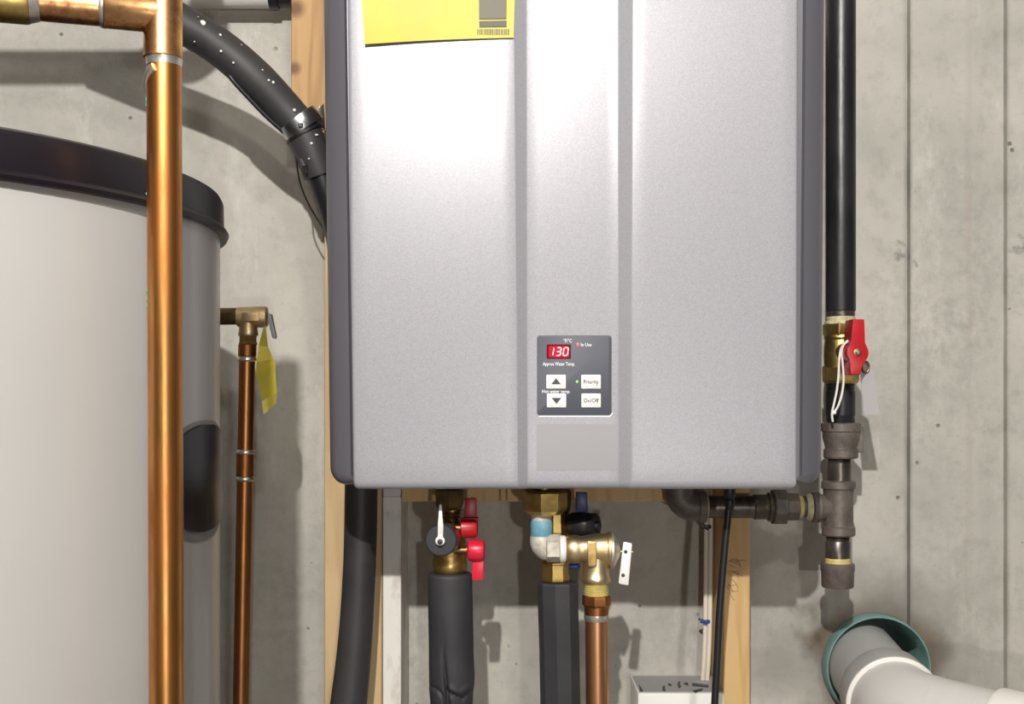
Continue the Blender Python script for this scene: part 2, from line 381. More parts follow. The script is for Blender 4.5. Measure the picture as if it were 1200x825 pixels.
# ------------------------------------------------------------------ timber on the wall
WD = .085
def board(name, x0, x1, z0, z1, d1, m, label, cat, d0=0.0, group=None):
    b = BM(); box(b, (x0, -d1, z0), (x1, -d0, z1), .0012, 1)
    return tag(obj(name, b, m, smooth=30), label, cat, group)
XS0, XS1 = P(380, 0, WD).x, P(447.5, 0, WD).x
board('wall_stud', XS0, XS1, FLOOR, CEIL, WD, M['pine_side'], 'pale pine stud on the concrete wall behind the left edge of the grey heater', 'stud')
XR0, XR1 = P(848, 0, WD).x, P(879, 0, WD).x
st = board('wall_stud', XR0, XR1, FLOOR, P(0, 585, WD).z+.012, WD, M['pine'], 'yellow pine stud with grain and pencil scribble below the right half of the heater', 'stud')
st.name = 'wall_stud.001'
board('wood_block', P(341, 0, .07).x, XS0-.0005, P(0, 156, .07).z, .9, .07, M['pine_dark'], 'knotty brown wood block behind the metal hose clamp, left of the heater', 'block')
ZL0, ZL1 = P(0, 588, WD).z, .05
XB0, XB1 = P(448.5, 0, WD).x, P(470, 0, WD).x
def ledger(x0, x1, label):
    return board('ledger_board', x0, x1, ZL0, ZL1, WD, M['pine'], label, 'board')
ledger(XB1+.0005, P(585.5, 0, WD).x, 'pine ledger board under the heater, left piece between white batten and thin strip')
ledger(P(586.3, 0, WD).x, P(593.3, 0, WD).x, 'thin upright pine strip between the two ledger boards under the heater')
ledger(P(594, 0, WD).x, P(833, 0, WD).x-.012, 'pine ledger board under the heater, right piece behind the brass valves')
# white painted batten
t = thing('painted_batten', 'dirty white painted batten standing right of the lower black hose', 'batten', (XB0/2+XB1/2, -.04, FLOOR))
b = BM(); box(b, (XB0, -WD, FLOOR), (XB1, -.0, P(0, 582, WD).z), .001, 1); obj('board', b, M['batten'], t, 30)
b = BM(); box(b, (P(445.5, 0, WD+.003).x+.003, -WD-.003, P(0, 581.8, WD).z), (XB1, -.004, P(0, 560, WD).z), .001, 1); obj('cap', b, M['lilac'], t, 30, label='clean pale cap on the batten top')
# pencil scribble on right stud
b = BM()
for k in range(15):
    x0, y0 = 851+random.random()*10, 655+random.random()*46; a = random.uniform(-1.2, 1.2); l = random.uniform(8, 15); cur = random.uniform(-4, 4)
    pts = []
    for q in range(7):
        u = q/6; x = x0+l*u*math.cos(a)-cur*u*(1-u)*2; y = y0+l*u*math.sin(a)+cur*u*(1-u)*4
        pts.append(P(min(max(x, 849.5), 877), y, WD+.0001))
    tube(b, pts, .00022, 5)
obj('pencil_scribble', b, M['hair'], st, kind='stuff')

# ------------------------------------------------------------------ storage tank
TC = Vector((-.5325, -(DW-.93), FLOOR)); TR = .29
t = thing('storage_tank', 'large pale grey cylindrical hot water tank with black rim at left', 'tank', TC)
b = BM(); z0, zb, zt = FLOOR, .140, .1717
lathe(b, TC, (0, 0, 1), [(0, TR-.01), (.01, TR), (zb-FLOOR+.006, TR)], 128, u=(1, 0, 0)); obj('tank_body', b, M['tank'], t, 30)
b = BM()
lathe(b, (TC.x, TC.y, zb), (0, 0, 1), [(-.0015, TR+.0003), (-.0015, TR+.006), (.0015, TR+.0075), (.004, TR+.006), (.0055, TR+.0035), (.027, TR+.003), (.031, TR+.001), (.034, TR-.006), (.042, TR-.06), (.046, TR-.16), (.047, .02)], 128, u=(1, 0, 0))
obj('top_rim', b, M['tank_rim'], t, 35, label='black plastic rim and lid')
def tank_patch(bm, a, bb, dr, th0, zc, n=48, rings=4):
    """oval cover bent round the tank"""
    pts = []
    for q in range(n):
        u = 2*math.pi*q/n; x = math.copysign(abs(math.cos(u))**.85, math.cos(u))*a; z = math.copysign(abs(math.sin(u))**.85, math.sin(u))*bb
        pts.append((x, z))
    def W(x, z, r): th = th0+x/TR; return Vector((TC.x+r*math.cos(th), TC.y-r*math.sin(th), zc+z))
    rg = []
    for f, r in ((1, TR-.001), (1, TR+dr*.7), (.985, TR+dr), (.75, TR+dr), (.5, TR+dr), (.25, TR+dr)):
        rg.append([bm.verts.new(W(x*f, z*f, r)) for x, z in pts])
    for i in range(len(rg)-1):
        for k in range(n): bm.faces.new((rg[i][k], rg[i][(k+1) % n], rg[i+1][(k+1) % n], rg[i+1][k]))
    c = bm.verts.new(W(0, 0, TR+dr))
    for k in range(n): bm.faces.new((rg[-1][k], rg[-1][(k+1) % n], c))
    bm.faces.new(rg[0][::-1])
zc = -(560-HZ)*.93/F
b = BM(); tank_patch(b, .080, .0475, .0012, math.radians(2), zc-.001); pr = obj('cover_ring', b, mat('grey_gasket', (.20, .195, .19), .5), t, 30)
b = BM(); tank_patch(b, .0745, .0425, .003, math.radians(2), zc+.001); obj('access_cover', b, mat('cover_plastic', (.006, .005, .006), .25, spec=.25), t, 30, label='black oval access cover')

# ------------------------------------------------------------------ front copper riser with tee
DP = DW-.775
t = thing('copper_riser', 'thick bright copper pipe rising in front of the grey tank to a tee', 'pipe', P(194, 470, DP)*1)
t.location.z = FLOOR
b = BM(); p_top, p_bot = P(192.2, 60, DP), P(195.2, 825, DP); dirv = (p_bot-p_top).normalized(); rP = 20*S(DP)
tube(b, [p_top, p_top+dirv*((p_top.z-FLOOR)/-dirv.z)], rP, 40); obj('riser_pipe', b, M['copper'], t)
b = BM(); yb = 17
cc = P(191, yb, DP)
hd = Vector((-1, -.30, 0)).normalized()
lathe(b, cc+Vector((0, 0, .05)), (0, 0, -1), [(0, 22.2*S(DP)), (.05+(68-yb)*S(DP)-.001, 22.2*S(DP)), (.05+(68.5-yb)*S(DP), 22.9*S(DP)), (.05+(69.5-yb)*S(DP), 20*S(DP))], 40)
lathe(b, cc, hd, [(0, 21.6*S(DP)), (.0360, 21.6*S(DP)), (.0368, 22.4*S(DP)), (.0376, 20*S(DP))], 40)
obj('tee_fitting', b, M['copper_fit'], t)
b = BM(); lathe(b, cc, hd, [(.034, 19.8*S(DP)), (.083, 19.8*S(DP))], 40); obj('branch_pipe', b, M['copper_fit'], t)
b = BM(); lathe(b, cc, hd, [(.0372, 20.0*S(DP)), (.0374, 21.8*S(DP)), (.0386, 21.4*S(DP)), (.040, 20.0*S(DP))], 40); obj('solder_joint', b, M['solder'], t)
b = BM(); lathe(b, cc, hd, [(.076, 19.9*S(DP)), (.0775, 21.2*S(DP)), (.082, 23.5*S(DP)), (.0826, 20*S(DP))], 40); obj('solder_joint', b, M['solder'], t)
b = BM(); lathe(b, cc, hd, [(.0822, 20*S(DP)), (.0822, 24*S(DP)), (.084, 25*S(DP)), (.106, 25.2*S(DP)), (.108, 24*S(DP)), (.108, 21*S(DP)), (.111, 20*S(DP)), (.111, 18*S(DP)), (.19, 18*S(DP))], 40); obj('brass_adapter', b, M['brass'], t, label='yellow brass adapter on the branch')
b = BM(); vst(b, 192.3, DP, [(68.5, 20.2), (69.5, 21.4), (71, 20.9), (75, 20.5), (78, 20.1)], 40); obj('solder_joint', b, M['solder'], t)
b = BM()   # solder run
pts = []
for k in range(9):
    u = k/8; ang = math.radians(-15-75*u)+0; y = 84+22*u**1.3
    pts.append(P(192.3, y, DP)+Vector((math.sin(ang)*rP*1.0, -math.cos(ang)*rP*1.0, 0)))
tube(b, pts, [.0030, .0032, .0030, .0026, .0023, .0021, .0020, .0023, .0017], 10); obj('solder_run', b, M['solder'], t)
b = BM()
for y, h in ((118, 6), (124, 4), (228, 3), (342, 6), (352, 5), (360, 4)):
    c = P(192.3+(y-60)*3/765, y, DP)+Vector((-rP*.97, -rP*.22, 0))
    bmesh.ops.create_icosphere(b, subdivisions=1, radius=.0011, matrix=Matrix.Translation(c) @ Matrix.Diagonal((.8, 1, h*S(DP)/.0015, 1)))
obj('verdigris_spots', b, M['verdigris'], t, kind='stuff')

# ------------------------------------------------------------------ tank relief valve, its pipe and tag
DV = .18
t = thing('tank_relief_valve', 'small brass relief valve with grey lever between tank and heater', 'valve', P(290, 402, DV))
b = BM()
nip0 = P(280, 370.5, DV); nd = Vector((-1, .12, 0))
lathe(b, nip0+Vector((.004, 0, 0)), nd, [(0, .0088), (.070, .0088)], 24); obj('nipple', b, M['brass_dark'], t)
b = BM()
hst(b, 371.5, DV, [(278, 10.5), (279, 11.6), (287, 11.8), (300, 12.4), (310, 12.6), (313, 11.6), (313.5, 8)], 32)
vst(b, 291, DV, [(372, 9.5), (382, 10.2), (389, 11.2), (391, 11.6), (393, 11.4), (394, 10.4)], 28)
box(b, P(283, 366, DV+.0112), P(305, 377, DV+.005), .001, 2)
obj('valve_body', b, M['brass_pale'], t)
b = BM(); vst(b, 290.6, DV, [(393.5, 10.6), (394.5, 11.3), (401, 11.3), (403, 12.4), (404.5, 11.4)], 6, rot=.3); obj('hex_collar', b, M['brass'], t, 25)
b = BM(); prism(b, [P(313.6, 366.5, DV+.004), P(317.5, 368, DV+.004), P(323, 394, DV+.004), P(322, 397, DV+.004), P(319, 396, DV+.004), P(314.5, 378, DV+.004)], (0, .008, 0), .0005); obj('lever', b, mat('dull_steel', (.30, .31, .32), .5, .3), t, 30, label='grey steel test lever')
t = thing('tank_discharge_pipe', 'narrow copper discharge pipe with silvery solder rings below the tank relief valve', 'pipe', P(287, 470, DV)); t.location.z = FLOOR
b = BM(); q0, q1 = P(290, 404, DV), P(282.2, 825, DV); dv = (q1-q0).normalized()
tube(b, [q0, q0+dv*((q0.z-FLOOR)/-dv.z)], 9.3*S(DV), 28); obj('pipe', b, M['copper_old'], t)
def at_y(y): return q0+(q1-q0)*((y-404)/421)
b = BM(); lathe(b, at_y(404.2), dv, [(0, 10.6*S(DV)), (13*S(DV), 10.6*S(DV)), (14*S(DV), 9.4*S(DV))], 28); obj('adapter', b, M['copper_old'], t)
b = BM(); lathe(b, at_y(530), dv, [(0, 10.4*S(DV)), (28*S(DV), 10.4*S(DV))], 28); obj('coupling', b, M['copper_old'], t)
for y in (418, 527, 558):
    b = BM(); lathe(b, at_y(y), dv, [(0, 9.4*S(DV)), (1.5*S(DV), 11*S(DV)), (4*S(DV), 11.3*S(DV)), (6*S(DV), 9.4*S(DV))], 28); obj('solder_joint', b, M['solder'], t)
# tag
b = BM()
rows = [((308.5, 384), (311.5, 382)), ((303, 405.5), (314, 406)), ((300.5, 425), (320.5, 420)), ((299.5, 438), (322.5, 426)), ((304.4, 453.5), (323.5, 446)), ((307, 470), (324.5, 460)), ((308.7, 486), (323.6, 473))]
dep = [DV+.012, DV+.018, DV+.024, DV+.026, DV+.024, DV+.021, DV+.018]
grid = []
for (l, r), d in zip(rows, dep):
    grid.append([[b.verts.new(P(l[0]+(r[0]-l[0])*u/4, l[1]+(r[1]-l[1])*u/4, d+.002*(u-2)*math.sin(l[1]*.06)+(th))) for u in range(5)] for th in (0, -.0006)])
for i in range(len(grid)-1):
    for k in range(4):
        b.faces.new((grid[i][0][k], grid[i][0][k+1], grid[i+1][0][k+1], grid[i+1][0][k])); b.faces.new((grid[i][1][k+1], grid[i][1][k], grid[i+1][1][k], grid[i+1][1][k+1]))
    for k in (0, 4): b.faces.new((grid[i][0][k], grid[i+1][0][k], grid[i+1][1][k], grid[i][1][k]))
for i in (0, -1):
    b.faces.new([*grid[i][0], *grid[i][1][::-1]])
tag(obj('warning_tag', b, M['yellow_tag'], smooth=12), 'crinkled yellow tag hanging from the tank relief valve', 'tag')

# ------------------------------------------------------------------ tankless water heater
DF = .282                                # front plane of the panel
def lerp(a, c, u): return a+(c-a)*u
ZTOP = .46
def zx(pxt, pxb, z, d):
    """x at height z for an edge seen at column pxt on row 0 and pxb on row 572"""
    s0 = S(d); y = HZ-z/s0; return (lerp(pxt, pxb, y/572)-600)*s0
t = thing('tankless_heater', 'silver grey wall-hung tankless water heater with digital control panel', 'water heater', (.06, -.18, -.085))
HEATER = t
# casing
def outline(inset, zb, r, d, n=8, xi=None):
    L = lambda z: zx(378.5, 386.3, z, .262)+inset; R = lambda z: zx(967.6, 963.2, z, .262)-inset
    pts = [(L(ZTOP), ZTOP)]
    for k in range(n+1):
        a = math.pi+math.pi/2*k/n; pts.append((L(zb+r)+r+r*math.cos(a), zb+r+r*math.sin(a)))
    for k in range(n+1):
        a = 1.5*math.pi+math.pi/2*k/n; pts.append((R(zb+r)-r+r*math.cos(a), zb+r+r*math.sin(a)))
    pts.append((R(ZTOP), ZTOP))
    return [Vector((x, -d, z)) for x, z in pts]
b = BM()
zb = P(0, 570, .27).z
loops = [outline(.012, zb+.006, .012, .0855), outline(.012, zb+.006, .012, .235), outline(.0, zb+.001, .017, .240), outline(.0, zb+.001, .017, .256), outline(.0015, zb+.001, .016, .262), outline(.008, zb+.003, .012, .2695), outline(.0222, zb+.006, .006, .2745), outline(.0240, zb+.008, .004, .2700)]
vl = [[b.verts.new(p) for p in l] for l in loops]
for i in range(len(vl)-1):
    n = len(vl[i])
    for k in range(n): b.faces.new((vl[i][k], vl[i][(k+1) % n], vl[i+1][(k+1) % n], vl[i+1][k]))
b.faces.new(vl[0][::-1]); b.faces.new(vl[-1])
obj('casing', b, M['casing'], t, 35, label='darker grey casing around the front panel')
# front panel: column profile x (px at top, px at bottom, recess)
RC = .0068
cols = [(406.6, 413.2, .012), (406.8, 413.4, .004), (407.6, 414.2, .0015), (409.2, 415.8, .0003), (411.5, 418, 0)]
for k in range(1, 12): cols.append((lerp(411.5, 601.5, k/12), lerp(418, 606.5, k/12), 0))
cols += [(601.5, 606.5, 0), (602.4, 607.2, .0002), (603.2, 607.8, .0006), (604.2, 608.6, .0013), (614.6, 616.6, RC-.0013), (615.6, 617.4, RC-.0006), (616.6, 618.2, RC-.0002), (618, 619.2, RC)]
for k in range(1, 8): cols.append((lerp(618, 723.8, k/8), lerp(619.2, 724.6, k/8), RC))
cols += [(723.8, 724.6, RC), (725.2, 725.7, RC-.0002), (726.4, 726.7, RC-.0006), (727.6, 727.7, RC-.0013), (739.4, 737.6, .0013), (740.6, 738.6, .0006), (742, 739.8, .0002), (744, 741.6, 0)]
for k in range(1, 12): cols.append((lerp(744, 931.5, k/12), lerp(741.6, 930, k/12), 0))
cols += [(931.5, 930, 0), (933.6, 932, .0003), (935.2, 933.6, .0015), (936, 934.4, .004), (936.2, 934.6, .012)]
zbot = P(0, 574, DF).z
zr = [ZTOP, .30, .18, .06, -.02, -.055, zbot+.008, zbot+.0060, zbot+.0038, zbot+.0020, zbot+.0008, zbot+.0001, zbot]
rb = [0, 0, 0, 0, 0, 0, 0, .0004, .0013, .0027, .0048, .0080, .0120]
b = BM(); g = []
ncol = len(cols); Rc = .0065
for z, rbk in zip(zr, rb):
    row = []
    for i, (a, c, rec) in enumerate(cols):
        x = zx(a, c, z, DF); d = DF-max(rec*(1 if rec > .0085 or z > zbot+.02 else 1), 0)-rbk*(1 if rec <= RC+.0001 else .3)
        d = max(d, .2640)
        # rounded lower corners
        x0, x1 = zx(cols[0][0], cols[0][1], z, DF), zx(cols[-1][0], cols[-1][1], z, DF); hgt = z-zbot
        if hgt < Rc:
            ins = Rc-math.sqrt(max(Rc*Rc-(Rc-hgt)**2, 0)); x = min(max(x, x0+ins), x1-ins)
            mid = (x0+x1)/2; 
            if i < 5: x = x0+ins+(x-x0-ins)*1.0+(zx(a, c, z, DF)-x0)*.6
            if i > ncol-6: x = x1-ins-(x1-zx(a, c, z, DF))*.6
        row.append(b.verts.new((x, -d, z)))
    g.append(row)
for i in range(len(g)-1):
    for k in range(ncol-1): b.faces.new((g[i][k], g[i][k+1], g[i+1][k+1], g[i+1][k]))
bkv = [[b.verts.new((v.co.x, -.2630, v.co.z)) for v in r_] for r_ in (g[0], g[-1])]
for k in range(ncol-1):
    b.faces.new((g[-1][k], g[-1][k+1], bkv[1][k+1], bkv[1][k])); b.faces.new((g[0][k+1], g[0][k], bkv[0][k], bkv[0][k+1]))
obj('front_panel', b, M['panel'], t, 60)
# name plate
DCN = DF-RC
b = BM(); pprism(b, rrect(629, 497, 723, 551, 1), DCN+.0004, .0006); obj('blank_plate', b, M['plate'], t, 0)
# control panel
cp = BM(); pprism(cp, rrect(629.3, 393, 716.8, 486.8, 3.5), DCN+.0008, .0012, .0003)
CP = obj('control_panel', cp, M['control'], t, 30, label='slate grey digital control panel')
DC = DCN+.0010
b = BM()   # white metal lip at the lower edge, dark gap at right
pprism(b, [(632, 487.0), (714, 487.0), (717.4, 483), (718.4, 484.5), (715, 488.6), (631, 488.6)], DCN+.0005, .0008); obj('lower_lip', b, M['print_white'], CP, 0)
b = BM(); pprism(b, [(713.6, 396), (716.0, 396), (716.0, 484), (713.6, 485)], DC, .0003); obj('side_gap', b, M['print_dark'], CP, 0)
b = BM(); pprism(b, rrect(640.6, 403.6, 669, 420.4, .8), DC+.0001, .0004); obj('display_window', b, M['display_edge'], CP, 0)
b = BM(); pprism(b, rrect(643, 405.5, 667, 418.8, 1.5), DC+.0002, .0003); obj('display_glow', b, M['display'], CP, 0)
SEG = {'0': 'abcdef', '1': 'bc', '3': 'abgcd'}
for ch, cx in (('1', 645.9), ('3', 654.5), ('0', 663.0)):
    b = BM(); w_, h_, q = 2.6, 4.6, .55; cy = 412
    sl = lambda x, y: (x+(cy-y)*.16, y)
    for sg in SEG[ch]:
        r = {'a': (-w_+.7, -h_-q, w_-.7, -h_+q), 'g': (-w_+.7, -q, w_-.7, q), 'd': (-w_+.7, h_-q, w_-.7, h_+q), 'b': (w_-q, -h_+.5, w_+q, -.5), 'c': (w_-q, .5, w_+q, h_-.5), 'f': (-w_-q, -h_+.5, -w_+q, -.5), 'e': (-w_-q, .5, -w_+q, h_-.5)}[sg]
        pprism(b, [sl(cx+r[0], cy+r[1]), sl(cx+r[2], cy+r[1]), sl(cx+r[2], cy+r[3]), sl(cx+r[0], cy+r[3])], DC+.00035, .0002)
    obj('display_digit', b, M['digit'], CP, 0)
def led(px, py, r, m, label):
    b = BM(); lathe(b, P(px, py, DC-.0002), (0, -1, 0), [(0, r*S(DC)), (.0003, r*S(DC)), (.0007, r*.5*S(DC))], 12); obj('indicator_light', b, m, CP, 40, label=label)
led(677.2, 403.6, 1.9, M['redled'], 'lit red indicator'); led(676.2, 447.2, 1.4, M['greenled'], 'lit green indicator')
for s_, px, py, h, wd in (('°F/°C', 665.3, 399.3, 4.0, 9.6), ('In Use', 687, 403.9, 3.8, 12.2), ('Approx Water Temp.', 654.8, 426.4, 4.0, 37.5), ('Hot water temp.', 651.8, 458.6, 3.8, 33)):
    obj('lettering', text_bm(s_, px, py, DC+.0001, h, wd, bold=.012), M['print_white'], CP, 0)
for (x0, y0, x1, y1, what) in ((640.3, 439.2, 663, 455.4, 'up'), (640.9, 461.2, 663.4, 477.4, 'down'), (681.2, 439.2, 704, 455.4, 'Priority'), (681.4, 461.2, 704, 477.4, 'On/Off')):
    b = BM(); pprism(b, rrect(x0, y0, x1, y1, .8), DC+.0008, .0010, .0002)
    cx, cy = (x0+x1)/2, (y0+y1)/2
    lathe(b, P(cx, cy+.8, DC+.0006), (0, -1, 0), [(0, 7.4*S(DC)), (.0004, 7.4*S(DC)), (.0007, 6.8*S(DC)), (.0006, 5.5*S(DC))], 28)
    obj('push_button', b, M['button'], CP, 30, label={'up': 'button with up arrow', 'down': 'button with down arrow'}.get(what, 'button lettered '+what))
    if what == 'up': b = BM(); pprism(b, [(cx, cy-4.2), (cx+5.6, cy+3), (cx-5.6, cy+3)], DC+.0015, .0003); n_ = 'arrow_mark'
    elif what == 'down': b = BM(); pprism(b, [(cx-5.6, cy-3), (cx+5.6, cy-3), (cx, cy+4.2)], DC+.0015, .0003); n_ = 'arrow_mark'
    else: b = text_bm(what, cx, cy, DC+.0014, 4.6, 17.6, bold=.008); n_ = 'lettering'
    obj(n_, b, M['print_dark'], CP, 0)
# yellow label card
b = BM(); n = 12; g0 = []
for k in range(n+1):
    u = k/n; x = lerp(423.8, 603.2, u); yb_ = lerp(51.8, 44.2, u)-1.2*math.sin(u*math.pi); xb = lerp(427, 602, u)
    col = []
    for v in (-1.0, -.5, 0, .5, .85, 1):
        y = lerp(0, yb_, v) if v > 0 else v*110; xx = lerp(x, xb, max(v, 0)) if v > 0 else x-(-v)*2
        lift = .0010+.0040*max(v, 0)**2*(1-u*.7)
        col.append((b.verts.new(P(xx, y, DF+lift)), b.verts.new(P(xx, y, DF+lift)+Vector((0, .0003, 0)))))
    g0.append(col)
for i in range(n):
    for j in range(5):
        b.faces.new((g0[i][j][0], g0[i+1][j][0], g0[i+1][j+1][0], g0[i][j+1][0])); b.faces.new((g0[i][j+1][1], g0[i+1][j+1][1], g0[i+1][j][1], g0[i][j][1]))
    for j in (0, 5): b.faces.new((g0[i][j][0], g0[i][j][1], g0[i+1][j][1], g0[i+1][j][0]))
EL = obj('energy_label', b, M['yellow'], t, 60, label='yellow card label with dark printed blocks and barcode')
DL = DF+.0026
b = BM(); pprism(b, [(561, -60), (594, -60), (593.4, 21.6), (561.4, 22.2)], DL, .0003); obj('printed_block', b, M['print_olive'], EL, 0)
b = BM(); pprism(b, [(561.4, 24.6), (593.6, 24), (593.6, 31), (561.8, 31.8)], DL+.0002, .0003); obj('printed_block', b, M['print_brown'], EL, 0)
b = BM(); x = 559.0
while x < 597:
    w_ = random.choice((.5, .5, .8, 1.1)); pprism(b, [(x, 33.9), (x+w_, 33.9), (x+w_, 40.4), (x, 40.4)], DL+.0004, .0003); x += w_+random.choice((.4, .6, .9))
obj('barcode', b, M['print_olive'], EL, 0)

# ------------------------------------------------------------------ hot side service valve (left brass group)
DH = .19
t = thing('hot_service_valve', 'brass service valve with two red handles under the left of the heater', 'valve', P(527, 672, DH))
b = BM(); vst(b, 527, DH, [(564.5, 15), (573, 16), (574, 18.4), (590, 18.4), (594, 17), (598, 12)], 6, rot=math.pi/6); obj('union_nut', b, M['brass_dark'], t, 25)
b = BM(); vst(b, 529.5, DH, [(596, 11), (599, 11), (600, 9.5), (602, 10.8), (604, 9.5), (606, 10.8), (608, 9.5), (640, 9.5)], 28); obj('threaded_neck', b, M['brass_dark'], t)
b = BM()
vst(b, 527.3, DH, [(612, 12), (620, 15), (634, 18.3), (641, 19.4), (650, 19.6), (655, 19.2), (657, 20.1), (662, 20.4), (666, 20.1), (670, 18.2), (672, 16)], 36)
lathe(b, P(527, 627, DH), (-.16, -1, 0), [(0, .0130), (.034, .0130)], 28)
obj('valve_body', b, M['brass'], t)
ax = Vector((-.16, -1, 0)).normalized(); c0 = P(527, 627.5, DH)
b = BM(); lathe(b, c0, ax, [(.022, .0148), (.023, .0165), (.036, .0165), (.037, .0155)], 12, u=(1, 0, 0)); obj('port_collar', b, M['zinc'], t, 25, label='pale metal collar behind the cap')
b = BM(); lathe(b, c0, ax, [(.034, .0150), (.035, .0158), (.0405, .0158), (.0418, .0148), (.0418, .0050), (.044, .0048), (.0445, .0035)], 36, u=(1, 0, 0)); obj('drain_cap', b, M['capblack'], t, label='dark round cap facing forward')
b = BM(); cf = c0+ax*.0445; sC = S(.235)
def off(dx, dy, dd=0): return cf+Vector((dx*sC, -dd, -dy*sC))
prism(b, [off(-3.2, 0), off(-2.6, -21), off(-1.5, -27), off(-1.6, -41), off(0, -43), off(1.8, -41), off(2.6, -26), off(3.6, -18), off(3.4, 0)], (0, .002, 0), .0004)
lathe(b, off(0, 0, -.0005), (0, -1, 0), [(0, 5.6*sC), (.0022, 5.6*sC), (.0026, 5*sC)], 20)
obj('cap_strap', b, M['lever'], t, 30, label='pale strap pinned to the cap')
b = BM(); lathe(b, off(0, 1, 0), (0, -1, 0), [(0, 3.4*sC), (.004, 3.2*sC), (.0046, 2.2*sC)], 14); obj('cap_pin', b, M['capblack'], t)
b = BM(); hst(b, 619, DH+.012, [(530, 5), (541, 5), (541, 7), (544, 7)], 20); obj('handle_stem', b, M['brass_dark'], t)
b = BM(); hst(b, 645, DH+.014, [(532, 4.5), (546, 4.5), (546, 6.5), (549, 6.5)], 20); obj('handle_stem', b, M['brass_dark'], t)
DR = DH+.012
b = BM()
hst(b, 619, DR, [(540, 10.5), (541, 12), (556, 12), (559, 10.5), (560, 6)], 28)
b2 = b; pprism(b, [(544.5, 585), (546, 584), (557, 583.6), (558.4, 585), (558.6, 612), (543.5, 614)], DR-.002, .006, .0006)
pprism(b, [(541.5, 607), (560.5, 606.5), (560, 618), (541, 620)], DR+.004, .010, .0008)
obj('upper_handle', b, M['red'], t, 30, label='upper red handle, blade pointing up')
DR2 = DH+.020
b = BM()
hst(b, 645, DR2, [(547.5, 9), (549, 12), (552, 13), (563, 13), (566.5, 12), (568, 9)], 28)
pprism(b, [(553.2, 652), (567.6, 652), (566.2, 679), (565, 680), (554, 680), (553, 679)], DR2+.002, .006, .0006)
obj('lower_handle', b, M['redpink'], t, 30, label='lower bright red handle, blade pointing down')
b = BM(); vst(b, 527, DH, [(668, 12.5), (700, 12.5)], 24); obj('pipe_stub', b, M['copper_old'], t)

def foam_sleeve(name, label, rows, d, facets=None, seg=40):
    """rows: (y, centre px, half width px); bottom goes on to the floor"""
    b = BM(); rings = []; s = S(d)
    n = facets or seg
    rows = rows+[((HZ-(FLOOR)/s), rows[-1][1]+1.5, rows[-1][2])]
    for ri, (y, cx, hw) in enumerate(rows):
        c = P(cx, y, d); ring = []
        for k in range(n):
            a = 2*math.pi*k/n+(math.pi/n if facets else 0)
            r = hw*s
            ring.append(b.verts.new(c+Vector((math.cos(a)*r, math.sin(a)*r*.95, 0))))
        rings.append(ring)
    for i in range(len(rings)-1):
        for k in range(n): b.faces.new((rings[i][k], rings[i][(k+1) % n], rings[i+1][(k+1) % n], rings[i+1][k]))
    inner = []
    for (y, cx, hw), f in ((rows[0], .56), ((rows[0][0]+14, rows[0][1], rows[0][2]), .56)):
        c = P(cx, y, d)
        inner.append([b.verts.new(c+Vector((math.cos(2*math.pi*k/n)*hw*f*s, math.sin(2*math.pi*k/n)*hw*f*s, 0))) for k in range(n)])
    for k in range(n):
        b.faces.new((rings[0][(k+1) % n], rings[0][k], inner[0][k], inner[0][(k+1) % n])); b.faces.new((inner[0][(k+1) % n], inner[0][k], inner[1][k], inner[1][(k+1) % n]))
    b.faces.new(rings[-1]); b.faces.new(inner[1])
    return b
# left sleeve with the crumpled fold at its foot
rows = []
for y, cx, hw in ((671.5, 527, 24.5), (673, 527, 26), (676, 527.2, 26.4), (690, 527.3, 26.2), (710, 527.8, 26.2), (740, 528.5, 26.3), (760, 528.8, 26.3), (775, 529, 26.5), (790, 529.5, 26.8), (800, 529.5, 26.6), (806, 529, 26.2), (814, 529, 25.4), (822, 529.2, 24.8), (840, 529.5, 25.4), (870, 529.5, 26)):
    rows.append((y, cx, hw))
b = foam_sleeve('pipe_insulation', '', rows, DH, seg=56)
# crease: sub-divide finely and press folds in
bmesh.ops.subdivide_edges(b, edges=[e for e in b.edges if all(780/1 > 0 and (HZ-v.co.z/S(DH)) > 755 and (HZ-v.co.z/S(DH)) < 845 for v in e.verts)], cuts=2, use_grid_fill=True)
s = S(DH)
for v in b.verts:
    y = HZ-v.co.z/s
    if 735 < y < 850 and v.co.y < -DH+.004:
        x = 600+v.co.x/s
        # vertical pinch between the lobes and two draped folds
        g1 = math.exp(-((x-523.5-(y-790)*.10)/2.2)**2)*min(max((y-745)/50, 0), 1)*.0040
        fy = 797+((x-527)/13)**2*-6+4; g2 = math.exp(-((y-(814-abs(x-542)*.55))/3.0)**2)*(.0032 if x > 524 else 0)
        g3 = -math.exp(-((y-(806-abs(x-540)*.45))/3.5)**2)*(.0018 if x > 525 else 0)
        r3 = math.hypot((x-508)/15, (y-822)/20); g4 = (math.exp(-((r3-1.0)/.10)**2)*.0026 if x < 523 else 0)
        g5 = -math.exp(-(r3/.75)**2)*.0022 if x < 523 else 0
        v.co.y += g1+g2+g3+g4+g5
tag(obj('pipe_insulation', b, M['foam'], smooth=50), 'round black foam insulation sleeve with crumpled foot below the red-handled valve', 'insulation')
rows = [(682, 654, 23), (684, 654, 24.2), (720, 654.8, 24.2), (760, 656, 24), (825, 657.2, 24)]
b = foam_sleeve('pipe_insulation', '', rows, DH, facets=9)
o = tag(obj('pipe_insulation.001', b, M['foam'], smooth=25), 'faceted black foam insulation sleeve on the middle pipe, left of bare copper pipe', 'insulation')

